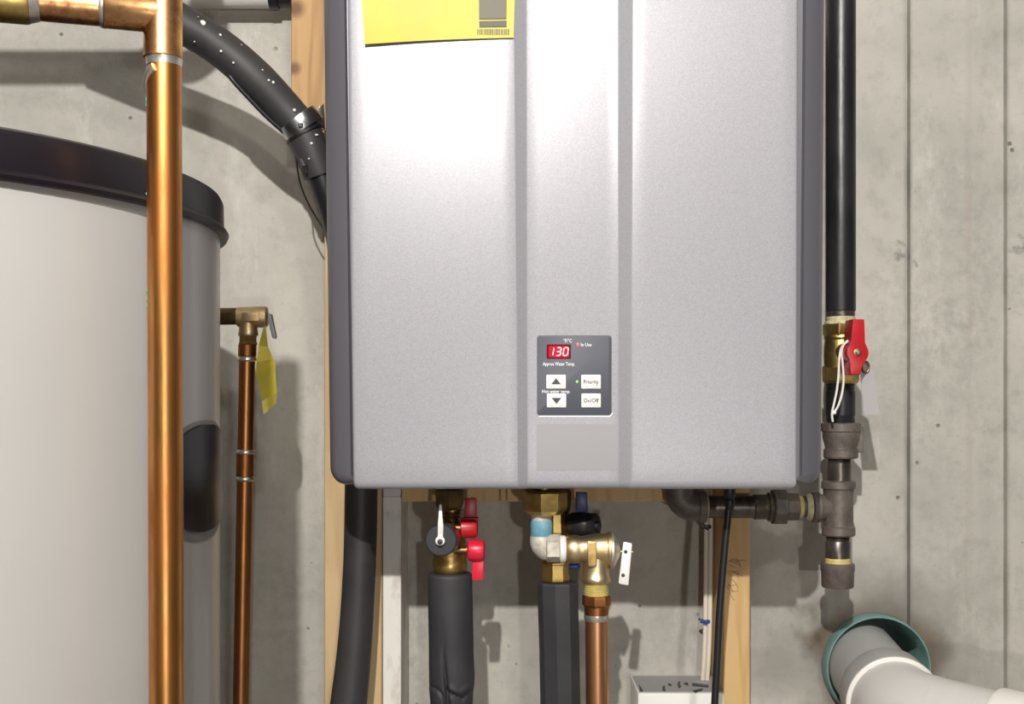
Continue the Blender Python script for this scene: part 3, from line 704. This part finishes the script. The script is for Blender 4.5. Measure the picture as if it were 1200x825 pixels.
# ------------------------------------------------------------------ cold side service valve (middle brass group)
DM = .19
t = thing('cold_service_valve', 'brass service valve with blue handle and blue paint mark under heater middle', 'valve', P(652, 684, DM))
b = BM(); vst(b, 638.5, DM+.012, [(573.5, 22), (575, 25.5), (577, 26.6), (594, 26.6), (598, 25), (602.5, 20)], 8, rot=.2); obj('union_nut', b, M['brass'], t, 22)
b = BM(); vst(b, 655, DM-.02, [(566, 12), (574, 14), (576, 16), (590, 16), (598, 14), (606, 9)], 6, rot=.5); obj('rear_nut', b, M['brass_dark'], t, 25)
b = BM(); vst(b, 637.5, DM+.012, [(560, 14), (574, 14)], 24); obj('inlet_stub', b, M['brass_dark'], t)
DE = DM+.012
b = BM(); vst(b, 634.5, DE, [(601, 12.3), (632, 12.3)], 28); obj('nipple', b, M['white_paint_dirty'], t)
b = BM(); vst(b, 634.5, DE, [(609.5, 12.5), (610, 12.9), (628, 12.9), (628.5, 12.5)], 28); obj('paint_mark', b, M['blue_paint'], t, label='blue paint band round the nipple')
b = BM()   # elbow turning to the right
pts = [P(634.5, 628, DE), P(634.6, 633, DE), P(636, 638, DE), P(639.5, 641.8, DE+.002), P(644, 643, DE+.004), P(650, 643.2, DE+.006)]
tube(b, pts, [13*S(DE), 13.8*S(DE), 14.2*S(DE), 14.4*S(DE), 14.2*S(DE), 14*S(DE)], 28, smooth=3); obj('elbow', b, M['white_paint_dirty'], t)
b = BM(); hst(b, 642.5, DE+.006, [(640, 13.5), (641, 16.4), (655, 16.4), (657, 14.5)], 6, rot=0); obj('hex_bushing', b, M['white_paint_dirty'], t, 25)
b = BM(); lathe(b, P(648.2, 646.5, DE+.006)+Vector((0, -15.4*S(DE)*.87, 0)), (0, -1, 0), [(0, 1.1*S(DE)), (.0006, 1.1*S(DE))], 10); obj('weep_hole', b, M['black'], t)
b = BM(); vst(b, 651, DM, [(600, 11), (652, 13), (656, 15.5), (658, 17.2), (660, 17.2), (661, 15.8), (672, 15.8), (676, 16.8), (680, 16.2), (684, 12)], 8, rot=.25); obj('lower_coupling', b, M['brass'], t, 22)
b = BM(); vst(b, 655, DM, [(679, 12), (700, 12)], 24, ); obj('pipe_stub', b, M['copper_old'], t)
# rear drain port, cap, handle
pd0 = P(645, 614, DM-.02); pax = Vector((1, -.55, 0)).normalized()
b = BM(); lathe(b, pd0, pax, [(0, .0095), (.014, .0105), (.022, .0120), (.026, .0125)], 28); obj('drain_port', b, M['brass_dark'], t)
b = BM(); lathe(b, pd0, pax, [(.024, .0120), (.026, .0136), (.044, .0136), (.046, .0125), (.047, .0125), (.047, .0136), (.051, .0136), (.053, .0110), (.053, .0052), (.056, .0050), (.0565, .0035)], 32); obj('drain_cap', b, M['black'], t, label='black cap on the drain port')
b = BM(); DB = DM+.0
prism(b, [P(675.0, 600, DB), P(675.2, 577, DB), P(688, 577.4, DB), P(689, 599, DB), P(686, 601, DB)], (0, .008, 0), .0007); 
obj('blue_handle', b, M['blue'], t, 30, label='blue handle pointing up')
b = BM(); prism(b, [P(666, 662.5, DB), P(678, 661.5, DB), P(680, 665, DB), P(674, 668, DB), P(667, 667, DB)], (0, .008, 0), .0006); lathe(b, P(664, 664, DB), (1, 0, 0), [(-.004, .0025), (.004, .0025)], 12)
obj('lower_blue_handle', b, mat('bright_blue_plastic', (.02, .09, .42), .4), t, 30, label='small bright blue handle tip below')

# ------------------------------------------------------------------ pressure relief valve + discharge pipe
DQ = .215
t = thing('heater_relief_valve', 'golden brass relief valve with white lever hanging under the heater middle', 'valve', P(699, 720, DQ))
b = BM(); hst(b, 643.5, DQ, [(655.5, 12), (656, 15.4), (657, 16), (661.5, 16), (662.8, 15.2), (663, 12)], 32); obj('sealing_ring', b, M['white_tape'], t, label='white tape ring')
b = BM()
hst(b, 643.5, DQ, [(662, 13), (664, 14.5), (668, 16), (672, 16.7), (677, 16.2), (681, 14.8), (685, 15.8), (691, 17.3), (700, 18.2), (708, 18.6), (711, 18.8), (712, 20), (716, 20.4)], 36)
vst(b, 698.5, DQ, [(640, 14), (655, 15.4), (666, 16), (674, 16.4), (676, 17.8), (679, 18.2), (681, 17.6), (682.5, 16)], 36)
prism(b, [P(688.5, 634.5, DQ+.0175), P(699.5, 634.5, DQ+.0175), P(699.5, 664, DQ+.0168), P(689, 664, DQ+.0168)], (0, .006, 0), .0006)
obj('valve_body', b, M['brass_pale'], t, 35)
b = BM(); prism(b, [P(690.2, 636.5, DQ+.0177), P(698, 636.5, DQ+.0177), P(698, 662, DQ+.0170), P(690.5, 662, DQ+.0170)], (0, .001, 0)); obj('cast_tablet', b, M['brass'], t, 25)
b = BM(); hst(b, 645, DQ, [(714.5, 20), (715.5, 21.4), (718, 21.6), (719, 20.6), (725.5, 9), (727, 4)], 36); obj('end_cap', b, mat('scuffed_steel_cap', (.66, .58, .48), .45, .8, (.5, .42, .32), 90), t, 30, label='dull conical end cap')
b = BM(); hst(b, 646.5, DQ, [(725, 2.4), (738, 2.4)], 12); hst(b, 646.5, DQ, [(737, 1.6), (741.5, 1.6)], 10); obj('lever_pin', b, M['brass'], t)
b = BM(); dl = DQ+.004
prism(b, [P(731.6, 635.2, dl), P(739.8, 636.6, dl), P(740.8, 638, dl), P(736.6, 684.6, dl), P(735.4, 686, dl), P(726, 684.2, dl), P(725, 682.6, dl), P(730.4, 636.4, dl)], (0, .0030, 0), .0004)
LV = obj('lever', b, M['lever'], t, 30, label='white metal test lever')
for hx, hy in ((733.2, 646.6), (730.2, 674.2)):
    b = BM(); lathe(b, P(hx, hy, dl), (0, -1, 0), [(0, 2.2*S(dl)), (.0003, 2.2*S(dl)), (.0003, 1.4*S(dl))], 14); obj('lever_hole', b, M['print_dark'], LV)
b = BM(); prof = []
for k in range(9): prof += [(683+k*1.75, 14.6), (683.9+k*1.75, 13.4)]
vst(b, 699, DQ, prof, 28); obj('threaded_end', b, M['thread'], t, 20, label='threads with yellow sealant')
t = thing('heater_discharge_pipe', 'bare copper discharge pipe below the golden relief valve', 'pipe', P(699.5, 470, DQ)); t.location.z = FLOOR
b = BM(); vst(b, 699, DQ, [(696, 13), (698, 16.2), (700, 17), (708, 17), (711, 14.8)], 8, rot=.2); vst(b, 699, DQ, [(708, 14.4), (721, 14.2), (722, 13.2)], 28); obj('adapter', b, M['copper_old'], t, 22)
b = BM(); vst(b, 698.8, DQ, [(719, 12.4), (720, 14.4), (723, 14.6), (726, 13.8), (729, 12.5)], 28); obj('solder_joint', b, M['solder'], t)
b = BM(); q0 = P(698.8, 715, DQ); q1 = P(699.8, 825, DQ); dv = (q1-q0).normalized()
tube(b, [q0, q0+dv*((q0.z-FLOOR)/-dv.z)], 13.3*S(DQ), 32); obj('pipe', b, mat('pale_copper', (.76, .40, .20), .32, 1, (.62, .30, .14), 30, .5, (1, 1, .2), rough2=.45), t)

# ------------------------------------------------------------------ gas line on the right
DG = .105; GX = 985.3
t = thing('gas_pipe', 'black iron gas pipe running up the right side of the heater', 'pipe', P(GX, 368, DG))
b = BM(); vst(b, GX, DG, [(366, 14), (364, 17.2), (-420, 17.2)], 36); 
obj('pipe', b, M['iron_pipe'], t)
b = BM(); vst(b, GX, DG, [(364, 15.5), (365, 16.6), (367, 16), (369, 16.6), (371, 15.8), (374, 15.8)], 28); obj('pipe_thread', b, M['iron_bare'], t)
t = thing('gas_valve', 'brass gas ball valve with red handle on the pipe right of the heater', 'valve', P(GX, 449, DG))
b = BM(); vst(b, GX, DG, [(371, 15.5), (373, 17), (376, 16.5), (378, 18.4), (380, 18.5)], 28); obj('sealant', b, M['thread_pale'], t, label='crusty pale thread sealant')
b = BM()
vst(b, GX, DG, [(379, 18), (380.5, 20.6), (391, 20.6), (394.5, 19)], 8, rot=math.pi/8)
vst(b, GX, DG, [(393, 18.8), (396, 19.4), (399, 18.2), (404, 19), (418, 19.6), (424, 19.4), (429, 18.8), (432, 19)], 36)
vst(b, GX, DG, [(430, 19), (431.5, 21), (446, 21), (449.5, 18.5)], 8, rot=math.pi/8)
lathe(b, P(GX, 413, DG), (0, -1, 0), [(0, .010), (.032, .010), (.032, .0075), (.044, .0075)], 24)
obj('valve_body', b, M['brass'], t, 28)
dh = DG+.062; hx = 600+(GX-600)*(DW-DG)/(DW-dh)
b = BM(); c = (hx, 413)
pts = [(hx-6, 374), (hx+8, 374), (hx+9, 400)]
for k in range(7): a = math.radians(-50+100*k/6); pts.append((hx+13.2*math.cos(a), 413.5+13.2*math.sin(a)))
pts += [(hx+5.2, 427), (hx+3.2, 439), (hx-8, 439), (hx-9, 428)]
for k in range(7): a = math.radians(130+100*k/6); pts.append((hx+12.6*math.cos(a), 413.5+12.6*math.sin(a)))
pts += [(hx-7.6, 400)]
pprism(b, pts, dh, .026, .0008)
obj('handle', b, M['red'], t, 30, label='red lever handle')
b = BM(); lathe(b, P(hx, 413.3, dh), (0, -1, 0), [(0, 4.6*S(dh)), (.0004, 4.6*S(dh)), (.0006, 4*S(dh))], 18); obj('handle_recess', b, M['brass_dark'], t)
b = BM(); lathe(b, P(hx, 413.3, dh), (0, -1, 0), [(0, 3*S(dh)), (.0022, 2.8*S(dh)), (.0028, 1.6*S(dh))], 6); obj('handle_screw', b, M['steel'], t, 20)
# drip leg: everything screwed together below the valve
t = thing('gas_drip_leg', 'dark iron tee, reducer and capped drip leg below the red-handled gas valve', 'pipe fitting', P(982, 688, DG))
def thr(y0, y1, r, n): 
    out = []
    for k in range(n): yy = lerp(y0, y1, k/n); out += [(yy, r), (yy+(y1-y0)/n*.5, r-.9)]
    return out
b = BM(); vst(b, GX-.3, DG, thr(449, 458, 16.8, 4)+[(458.5, 17), (486, 17)]+thr(487, 496, 16.8, 4)+[(498, 16)], 32); obj('nipple', b, M['iron_pipe'], t, 25)
b = BM(); vst(b, GX, DG, [(495, 16), (495.5, 21.5), (496.5, 22.6), (505, 22.6), (506.5, 21.2), (513, 21), (518, 19.6), (524, 18), (526, 18.2), (527, 19.8), (535, 19.8), (537, 18.6), (537.5, 13)], 36)
box(b, P(1003, 500, DG+.004), P(1009, 530, DG-.006), .0008, 1)
obj('reducer', b, M['iron'], t, 28)
b = BM(); vst(b, 983.5, DG, [(536, 13.5)]+thr(537, 542, 13.6, 3)+[(542, 13.6), (560, 13.6), (566, 13.6)], 28); obj('nipple', b, M['iron_bare'], t)
b = BM(); vst(b, 982.5, DG, [(563, 14), (563.5, 18.4), (564.5, 19.6), (572, 19.6), (573.5, 17.6), (580, 17), (612, 17), (616, 17.4), (617.5, 19.2), (626, 19.4), (627.5, 18.4), (628, 14)], 36)
hst(b, 594.5, DG, [(978, 13), (972, 13.4), (966, 14.4), (963, 15.4), (960.5, 16.2), (959.5, 17.8), (951.5, 18), (950.5, 17), (950.2, 13)], 36)
obj('tee', b, M['iron'], t, 28)
b = BM(); vst(b, 981.8, DG, [(626, 13.8)]+thr(628, 634, 14, 3)+[(635, 14.3), (656, 14.3), (664, 14)], 28); obj('nipple', b, M['iron_bare'], t)
b = BM(); vst(b, 981.8, DG, [(653.5, 14.2), (655, 14.9), (657, 14.6), (659, 15.2), (662, 15)], 28); obj('sealant', b, M['thread'], t, label='yellow thread sealant')
b = BM(); vst(b, 981.5, DG, [(659.5, 15), (660, 18.8), (661, 19.6), (668, 19.6), (669.5, 18.8), (686, 18.6), (688, 17.6), (688.6, 13)], 36); obj('cap', b, M['iron'], t, 28)
YH = 594
b = BM(); hst(b, YH, DG, [(948, 12.6), (936, 12.8)], 28); obj('nipple', b, M['iron_bare'], t)
b = BM(); hst(b, YH, DG, [(951, 13), (950, 16.2), (947, 15.6), (944, 13)], 28); obj('sealant', b, M['thread_pale'], t)
b = BM(); hst(b, YH, DG, [(940, 12.7), (938, 13.2), (934, 13)], 28); obj('sealant', b, M['thread'], t)
b = BM(); hst(b, YH, DG, [(935.5, 14), (934.5, 17), (921, 17.2), (920, 19.6)], 8, rot=.3); hst(b, YH, DG, [(921, 19), (919.5, 21.6), (906, 21.6), (904.5, 20)], 8, rot=.3)
obj('union_nut', b, M['iron'], t, 22)
b = BM(); hst(b, YH, DG, [(906, 17), (900, 17), (899, 14.6), (884, 14.8), (882, 13.4)], 28); obj('union_end', b, mat('stained_iron', (.085, .07, .055), .5, .4, (.30, .22, .10), 70, .5, lo=.5, hi=.75), t, 28)
b = BM(); hst(b, YH, DG, [(884, 13.2), (822, 13.2)], 28); obj('nipple', b, M['iron_bare'], t)
b = BM(); hst(b, YH, DG, [(829.5, 13), (828, 14), (826, 13.3)], 28); obj('sealant', b, M['thread'], t)
b = BM(); ce = P(808, 594, DG); Re = 18*S(DG)
hst(b, YH, DG, [(827.5, 13), (827, 18), (818.5, 18.4), (817.5, 17)], 32)
pts = [P(819, YH, DG)]+[P(813-17*math.sin(math.radians(a)), YH-17+17*math.cos(math.radians(a)), DG) for a in range(0, 91, 10)]+[P(796, 556, DG)]
tube(b, pts, [16.8*S(DG)]*len(pts), 32)
obj('elbow', b, M['iron'], t, 35)
b = BM(); pprism(b, [(795, 588), (799, 585), (803, 590), (799, 595)], DG+.0135, .003, .0003); pprism(b, [(806, 596), (811, 594), (812, 597), (807, 599)], DG+.0135, .003, .0003); obj('cast_mark', b, M['iron'], t, 20)

# string loop and grey tag on the gas valve
b = BM()
dS = DG+.05
ring = [(995, 399), (991, 401), (985.5, 409), (983.4, 422), (982.6, 440), (980.5, 458), (977.6, 472), (975, 484), (975.8, 494)]
tube(b, [P(x, y, dS-.02*(i/8)) for i, (x, y) in enumerate(ring)], .00125, 8, smooth=4)
ring2 = [(995, 399), (989, 404), (986.3, 412), (987.4, 425), (988.6, 445), (986.5, 462), (982, 476), (977, 484)]
tube(b, [P(x, y, dS-.02*(i/7)+.001) for i, (x, y) in enumerate(ring2)], .00125, 8, smooth=4)
bmesh.ops.create_icosphere(b, subdivisions=2, radius=.0024, matrix=Matrix.Translation(P(977.5, 483.5, dS-.0175)))
tag(obj('string_loop', b, M['string'], smooth=60), 'loop of white string dangling from the gas valve neck', 'string')
t = thing('paper_tag', 'blank grey tag hanging behind the red gas valve handle', 'tag', P(1015, 486, DG+.03))
b = BM(); dT = DG+.03
prism(b, [P(1007, 424, dT), P(1014, 420, dT), P(1020, 424, dT), P(1031.5, 486, dT), P(1012.5, 486, dT)], (0, .0006, 0)); obj('card', b, M['tag_grey'], t, 0)
b = BM()
tube(b, [P(1014.3+4.2*math.cos(a*math.pi/8), 430+6.5*math.sin(a*math.pi/8), dT+.002) for a in range(17)], .0011, 8); obj('eyelet_ring', b, M['brass_dark'], t)

# ------------------------------------------------------------------ upper insulated hose, clamp, wires
t = thing('insulated_hose', 'thick black hose speckled with white paint curving down from behind copper riser', 'hose', P(300, 90, .11))
hp = [(60, -66, .23), (130, -24, .21), (175, 6, .19), (213, 28, .178), (258, 56, .165), (300, 92, .153), (330, 124, .142), (349, 145, .137)]
b = BM(); tube(b, [P(*p) for p in hp], [22*S(.17)]*5+[22*S(.15), 21.5*S(.14), 20.5*S(.137)], 32, smooth=5); HO = obj('hose_body', b, M['hose'], t)
hp2 = [(347, 143, .137), (358, 160, .134), (368, 184, .130), (376, 205, .126)]
b = BM(); tube(b, [P(*p) for p in hp2], [20.6*S(.11), 20.8*S(.11), 20*S(.11), 19.2*S(.11)], 28, smooth=4); obj('foam_end', b, M['hose'], t, label='short lower sleeve with torn edge')
hp3 = [(368, 180, .130), (380, 215, .124), (391, 248, .118), (399, 285, .115), (402, 330, .115), (402.5, 470, .115), (404, 535, .115)]
b = BM(); tube(b, [P(*p) for p in hp3], 16.2*S(.115), 24, smooth=5); obj('inner_tube', b, M['black'], t)
b = BM()   # torn flap under the sleeve
tube(b, [P(352, 186, .150), P(356, 194, .149), P(359, 202, .146), P(357, 190, .151)], [.0015, .004, .0012, .002], 8); obj('torn_flap', b, M['hose'], t)
b = BM()
spots = [(237, 27, 4.2, 3.4), (258, 41, 1.8, 1.8), (259, 60, 1.6, 1.6), (228, 49, 1, 1), (282, 53, 1.8, 1.4), (273.5, 73.5, 1.4, 1.4), (307.5, 82, 1.2, 1.2), (315, 94, 1.6, 1.4), (320, 96.5, 2, 1.8), (345, 129, 1.9, 1.9), (232, 20, 1, 1), (243, 24, 1.4, 1), (365, 168, 1.8, 1.6), (371, 158, 2.2, 1.2), (362, 186, 1.1, 1.1)]
import bisect
axis = [P(*p) for p in hp+hp2[1:]]
for sx, sy, rx, ry in spots:
    # press the speck onto the hose surface along the view ray
    best = None
    for i in range(len(axis)-1):
        for k in range(21):
            c = axis[i].lerp(axis[i+1], k/20); pr = P(sx, sy, -c.y); q = (pr-c).length
            if best is None or q < best[0]: best = (q, c)
    q, c = best; rr = 21.6*S(.155); q = min(q, rr*.97); d = -c.y+math.sqrt(rr*rr-q*q)
    bmesh.ops.create_icosphere(b, subdivisions=2, radius=1, matrix=Matrix.Translation(P(sx, sy, d)) @ Matrix.Diagonal((rx*S(d), .0010, ry*S(d), 1)))
obj('paint_specks', b, M['specks'], t, kind='stuff', label='dried white paint specks')
t = thing('hose_clamp', 'shiny zinc pipe clamp holding the black hose to the wood block', 'clamp', P(352, 142, .11))
ca = (P(358, 158, .134)-P(338, 132, .140)).normalized(); cc = P(353.5, 146.5, .1355)
b = BM(); lathe(b, cc, ca, [(-.0085, .0212), (-.0088, .0226), (-.0075, .0231), (.0060, .0231), (.0072, .0226), (.0068, .0212)], 40, cap=False); obj('clamp_band', b, M['zinc'], t, 30)
b = BM(); prism(b, [P(366, 133, .125), P(379, 121, .120), P(381, 152, .120), P(372, 148, .125)], (0, .012, 0), .0008); box(b, P(374, 124, .120), P(381, 154, .0855), .0008, 1); obj('clamp_foot', b, M['zinc'], t, 30)
ca2 = (P(362, 166, .133)-P(350, 144, .137)).normalized(); cc2 = P(357, 156, .1345)
b = BM(); lathe(b, cc2, ca2, [(-.0012, .0202), (-.0014, .0214), (.0014, .0214), (.0012, .0202)], 36, cap=False)
box(b, P(349, 144, .160), P(356, 151, .153), .0008, 1)
tag(obj('cable_tie', b, M['black'], smooth=30), 'black cable tie just below the zinc hose clamp', 'cable tie')
b = BM(); tube(b, [P(266, 82, .165), P(272, 93, .166), P(290, 113, .160), P(312, 136, .152), P(331, 153, .145), P(344, 163, .140)], .0026, 10, smooth=5)
tag(obj('black_cable', b, M['black'], smooth=60), 'thin black cable sagging along the underside of the speckled hose', 'cable')
b = BM(); tube(b, [P(345, 165, .140), P(347.5, 190, .135), P(352, 215, .122), P(362, 240, .110), P(374, 260, .100), P(384, 276, .099)], .0009, 8, smooth=5)
tag(obj('thin_wire', b, M['black'], smooth=60), 'hair-thin dark wire curving down beside the torn hose end', 'wire')
# lower black hose
t = thing('drain_hose', 'wide black rubber hose curving down from the lower left corner of heater', 'hose', P(410, 820, .12)); t.location.z = FLOOR
b = BM(); dd = .13; sd = S(dd)
hl = [(423.5, 560, 19.2), (423, 590, 19.2), (422.6, 620, 19.2), (421.5, 660, 19.2), (419.5, 700, 19.4), (417, 740, 19.8), (413.5, 780, 20.6), (408.5, 825, 21.6), (403, 870, 21.6), (394, 960, 21.6), (388, 1100, 21.6), (386, HZ-FLOOR/sd, 21.6)]
tube(b, [P(x, y, dd) for x, y, r in hl], [r*sd for x, y, r in hl], 32, smooth=4); obj('hose_body', b, M['hose'], t)

# ------------------------------------------------------------------ cords, cables, box
t = thing('power_cord', 'black power cord hanging in front of the pine stud', 'cord', P(838, 820, .18)); t.location.z = FLOOR
dc = .19
b = BM(); pts = [P(854.5, 560, dc), P(854.5, 585, dc), P(853, 605, dc), P(849.5, 640, dc), P(846, 680, dc), P(843, 720, dc), P(840.5, 770, dc), P(837.5, 825, dc), P(834, 900, dc), P(828, 1100, dc), P(826, HZ-FLOOR/S(dc), dc)]
tube(b, pts, 4.3*S(dc), 14, smooth=5); obj('cord', b, M['black'], t)
b = BM(); vst(b, 855, dc, [(563, 7), (575, 7), (582, 6.6), (584, 5.4), (587, 6.6), (592, 6), (598, 4.6)], 20); obj('strain_relief', b, M['black'], t)
for (xo, lab, nm) in ((826.0, 'cream control cable running down beside the pine stud, left of a pair', 'control_cable'), (831.4, 'cream control cable running down beside the pine stud, right of a pair', 'control_cable')):
    dk = .03; b = BM()
    tube(b, [P(xo+2, 545, dk), P(xo+1.6, 620, dk), P(xo+1, 690, dk), P(xo+.2, 740, dk), P(xo-1.5, 780, dk), P(xo-3.5, 806, dk-.006), P(xo-5, 840, dk-.008)], 2.7*S(dk), 12, smooth=5)
    tag(obj(nm, b, M['cable'], smooth=60), lab, 'cable')
def tie(y, m, lab, cx):
    b = BM(); dk = .03
    vst(b, cx, dk, [(y-2.2, 5.9), (y-2, 6.6), (y+2, 6.6), (y+2.2, 5.9)], 20, sq=.55)
    pprism(b, [(cx-8, y-4), (cx-3, y-1), (cx+2, y+3), (cx+1, y+5), (cx-6, y+1), (cx-9, y-2)], dk+.006, .002, .0003)
    tag(obj('cable_tie', b, m, smooth=30), lab, 'cable tie')
tie(617, M['black'], 'black tie round the cream cables below the iron elbow', 828.6)
tie(728, mat('navy_plastic', (.03, .06, .22), .4), 'blue tie round the cream cables lower down', 827.2)
t = thing('outlet_box', 'white outlet box below the cables at the bottom edge', 'box', P(800, 900, .03))
b = BM(); box(b, P(747.5, 812.5, .085-.001), Vector((P(854, 0, .084).x, 0, P(0, 1000, .05).z)), .002, 2)
for v in b.verts: pass
t_o = obj('box_body', b, M['pvc_white'], t, 30)
zt = P(0, 812.5, .084).z
b = BM(); box(b, (P(750, 0, .084).x, -.0815, zt), (P(851, 0, .084).x, -.006, zt+.0012)); obj('shaded_top', b, M['box_top_shade'], t, 0, label='box top with shade painted in as grey, dark debris on it')  # grey sheet paints the shaded top of the white box
for poly in ([(811, 801.4), (830.5, 803.8), (830, 805.9), (811.5, 803.9)], [(812, 810), (823.5, 807.6), (823, 809.4), (815, 811.4)], [(749, 803), (753.5, 810.5), (750, 810.5)], [(794.5, 800.5), (797, 799.2), (796.5, 802), (798, 805), (795.5, 806.5), (794, 803)], [(801.5, 801.5), (806, 800.8), (806.6, 803.4), (804, 802.6)], [(783, 801.6), (787, 803), (786, 804), (783, 802.6)], [(776, 806), (779, 804), (780, 810), (777, 810)]):
    b = BM(); pts = []
    for x, y in poly:
        dep = (zt+.0013)*F/(HZ-y); pts.append(((x-600)*dep/F, -(DW-dep), zt+.0013))
    prism(b, pts, (0, 0, .0012)); obj('debris_flake', b, M['print_dark'], t, 0)

# ------------------------------------------------------------------ vent pipe through the wall, sleeve
b = BM(); R0 = .0622
prof = [(-.165, R0), (.012, R0), (.016, R0-.0004), (.0185, R0-.0014), (.0185, R0-.0028), (.017, R0-.0036), (-.165, R0-.0038), (-.165, R0)]
lathe(b, SLV, (0, -1, 0), prof, 72, cap=False); bmesh.ops.remove_doubles(b, verts=b.verts, dist=1e-5)
n = len(prof)
tag(obj('pipe_sleeve', b, M['teal'], smooth=40), 'green plastic sleeve set in the concrete around the vent pipe', 'sleeve')
t = thing('vent_pipe', 'grey and white plastic vent pipe leaving the green sleeve at lower right', 'pipe', P(1043, 820, .12))
a0 = Vector((.4225, .12, -.2975)); a1 = Vector((.4125, -.125, -.3260)); av = (a1-a0).normalized(); LN = (a1-a0).length
b = BM(); lathe(b, a0, av, [(0, .0445), (LN-.01, .0445)], 48); obj('wall_pipe', b, M['pvc_grey'], t)
b = BM(); lathe(b, a0, av, [(LN-.038, .0445), (LN-.038, .0492), (LN-.036, .0500), (LN-.004, .0505), (LN-.003, .0445)], 48); obj('hub', b, M['pvc_grey'], t)
b = BM(); lathe(b, a0, av, [(LN-.0045, .0445), (LN-.0045, .0506), (LN-.003, .0514), (LN+.0005, .0514), (LN+.0015, .0500), (LN+.0015, .0445)], 48); obj('bead_ring', b, M['pvc_white'], t, label='clean white bead ring')
# elbow
d2 = Vector((.72, -.66, -.075)).normalized()
pts = [a1-av*.004]; n = 10; dcur = av.copy(); p = a1.copy(); pts.append(p.copy())
for k in range(n):
    dcur = av.lerp(d2, (k+1)/n).normalized(); p = p+dcur*.0062; pts.append(p.copy())
b = BM(); tube(b, pts, [.0455]+[.0470]*(len(pts)-1), 48); obj('elbow', b, M['pvc'], t, 50)
b = BM(); lathe(b, p, d2, [(-.004, .0465), (.26, .0465)], 48); obj('outer_pipe', b, M['pvc'], t)
b = BM(); lathe(b, p, d2, [(.060, .0466), (.060, .0500), (.063, .0512), (.11, .0515), (.112, .0466)], 48); obj('hub', b, M['pvc_white'], t)

# ------------------------------------------------------------------ pipe overhead that throws its shadow above the tank
t = thing('overhead_pipe', 'copper pipe high above the tank throwing a level shadow band on the wall', 'pipe', (-.32, -.35, .4866))
oe = [Vector((-1.89, -.35, .4866)), Vector((-.35, -.35, .4866))]+[Vector((-.35+.03*math.sin(math.radians(a)), -.35, .5166-.03*math.cos(math.radians(a)))) for a in range(15, 91, 15)]+[Vector((-.32, -.35, CEIL))]
b = BM(); tube(b, oe, .0165, 24); obj('pipe', b, M['copper'], t)
b = BM(); lathe(b, (-.36, -.35, .4866), (-1, 0, 0), [(0, .0167), (.001, .0185), (.03, .0185), (.031, .0167)], 24); obj('coupling', b, M['copper_fit'], t)

# ------------------------------------------------------------------ white pipe at the top edge
t = thing('white_conduit', 'white plastic pipe with black end crossing the wall at the top left', 'pipe', P(270, -4, .03))
b = BM(); hst(b, -4, .03, [(60, 13.5), (317, 13.5)], 32); obj('pipe', b, M['pvc'], t)
b = BM(); hst(b, -4, .03, [(316, 10), (316, 14.2), (326, 14.2), (327, 11), (341.5, 11)], 32); obj('black_coupling', b, M['black'], t, label='black rubber end coupling')
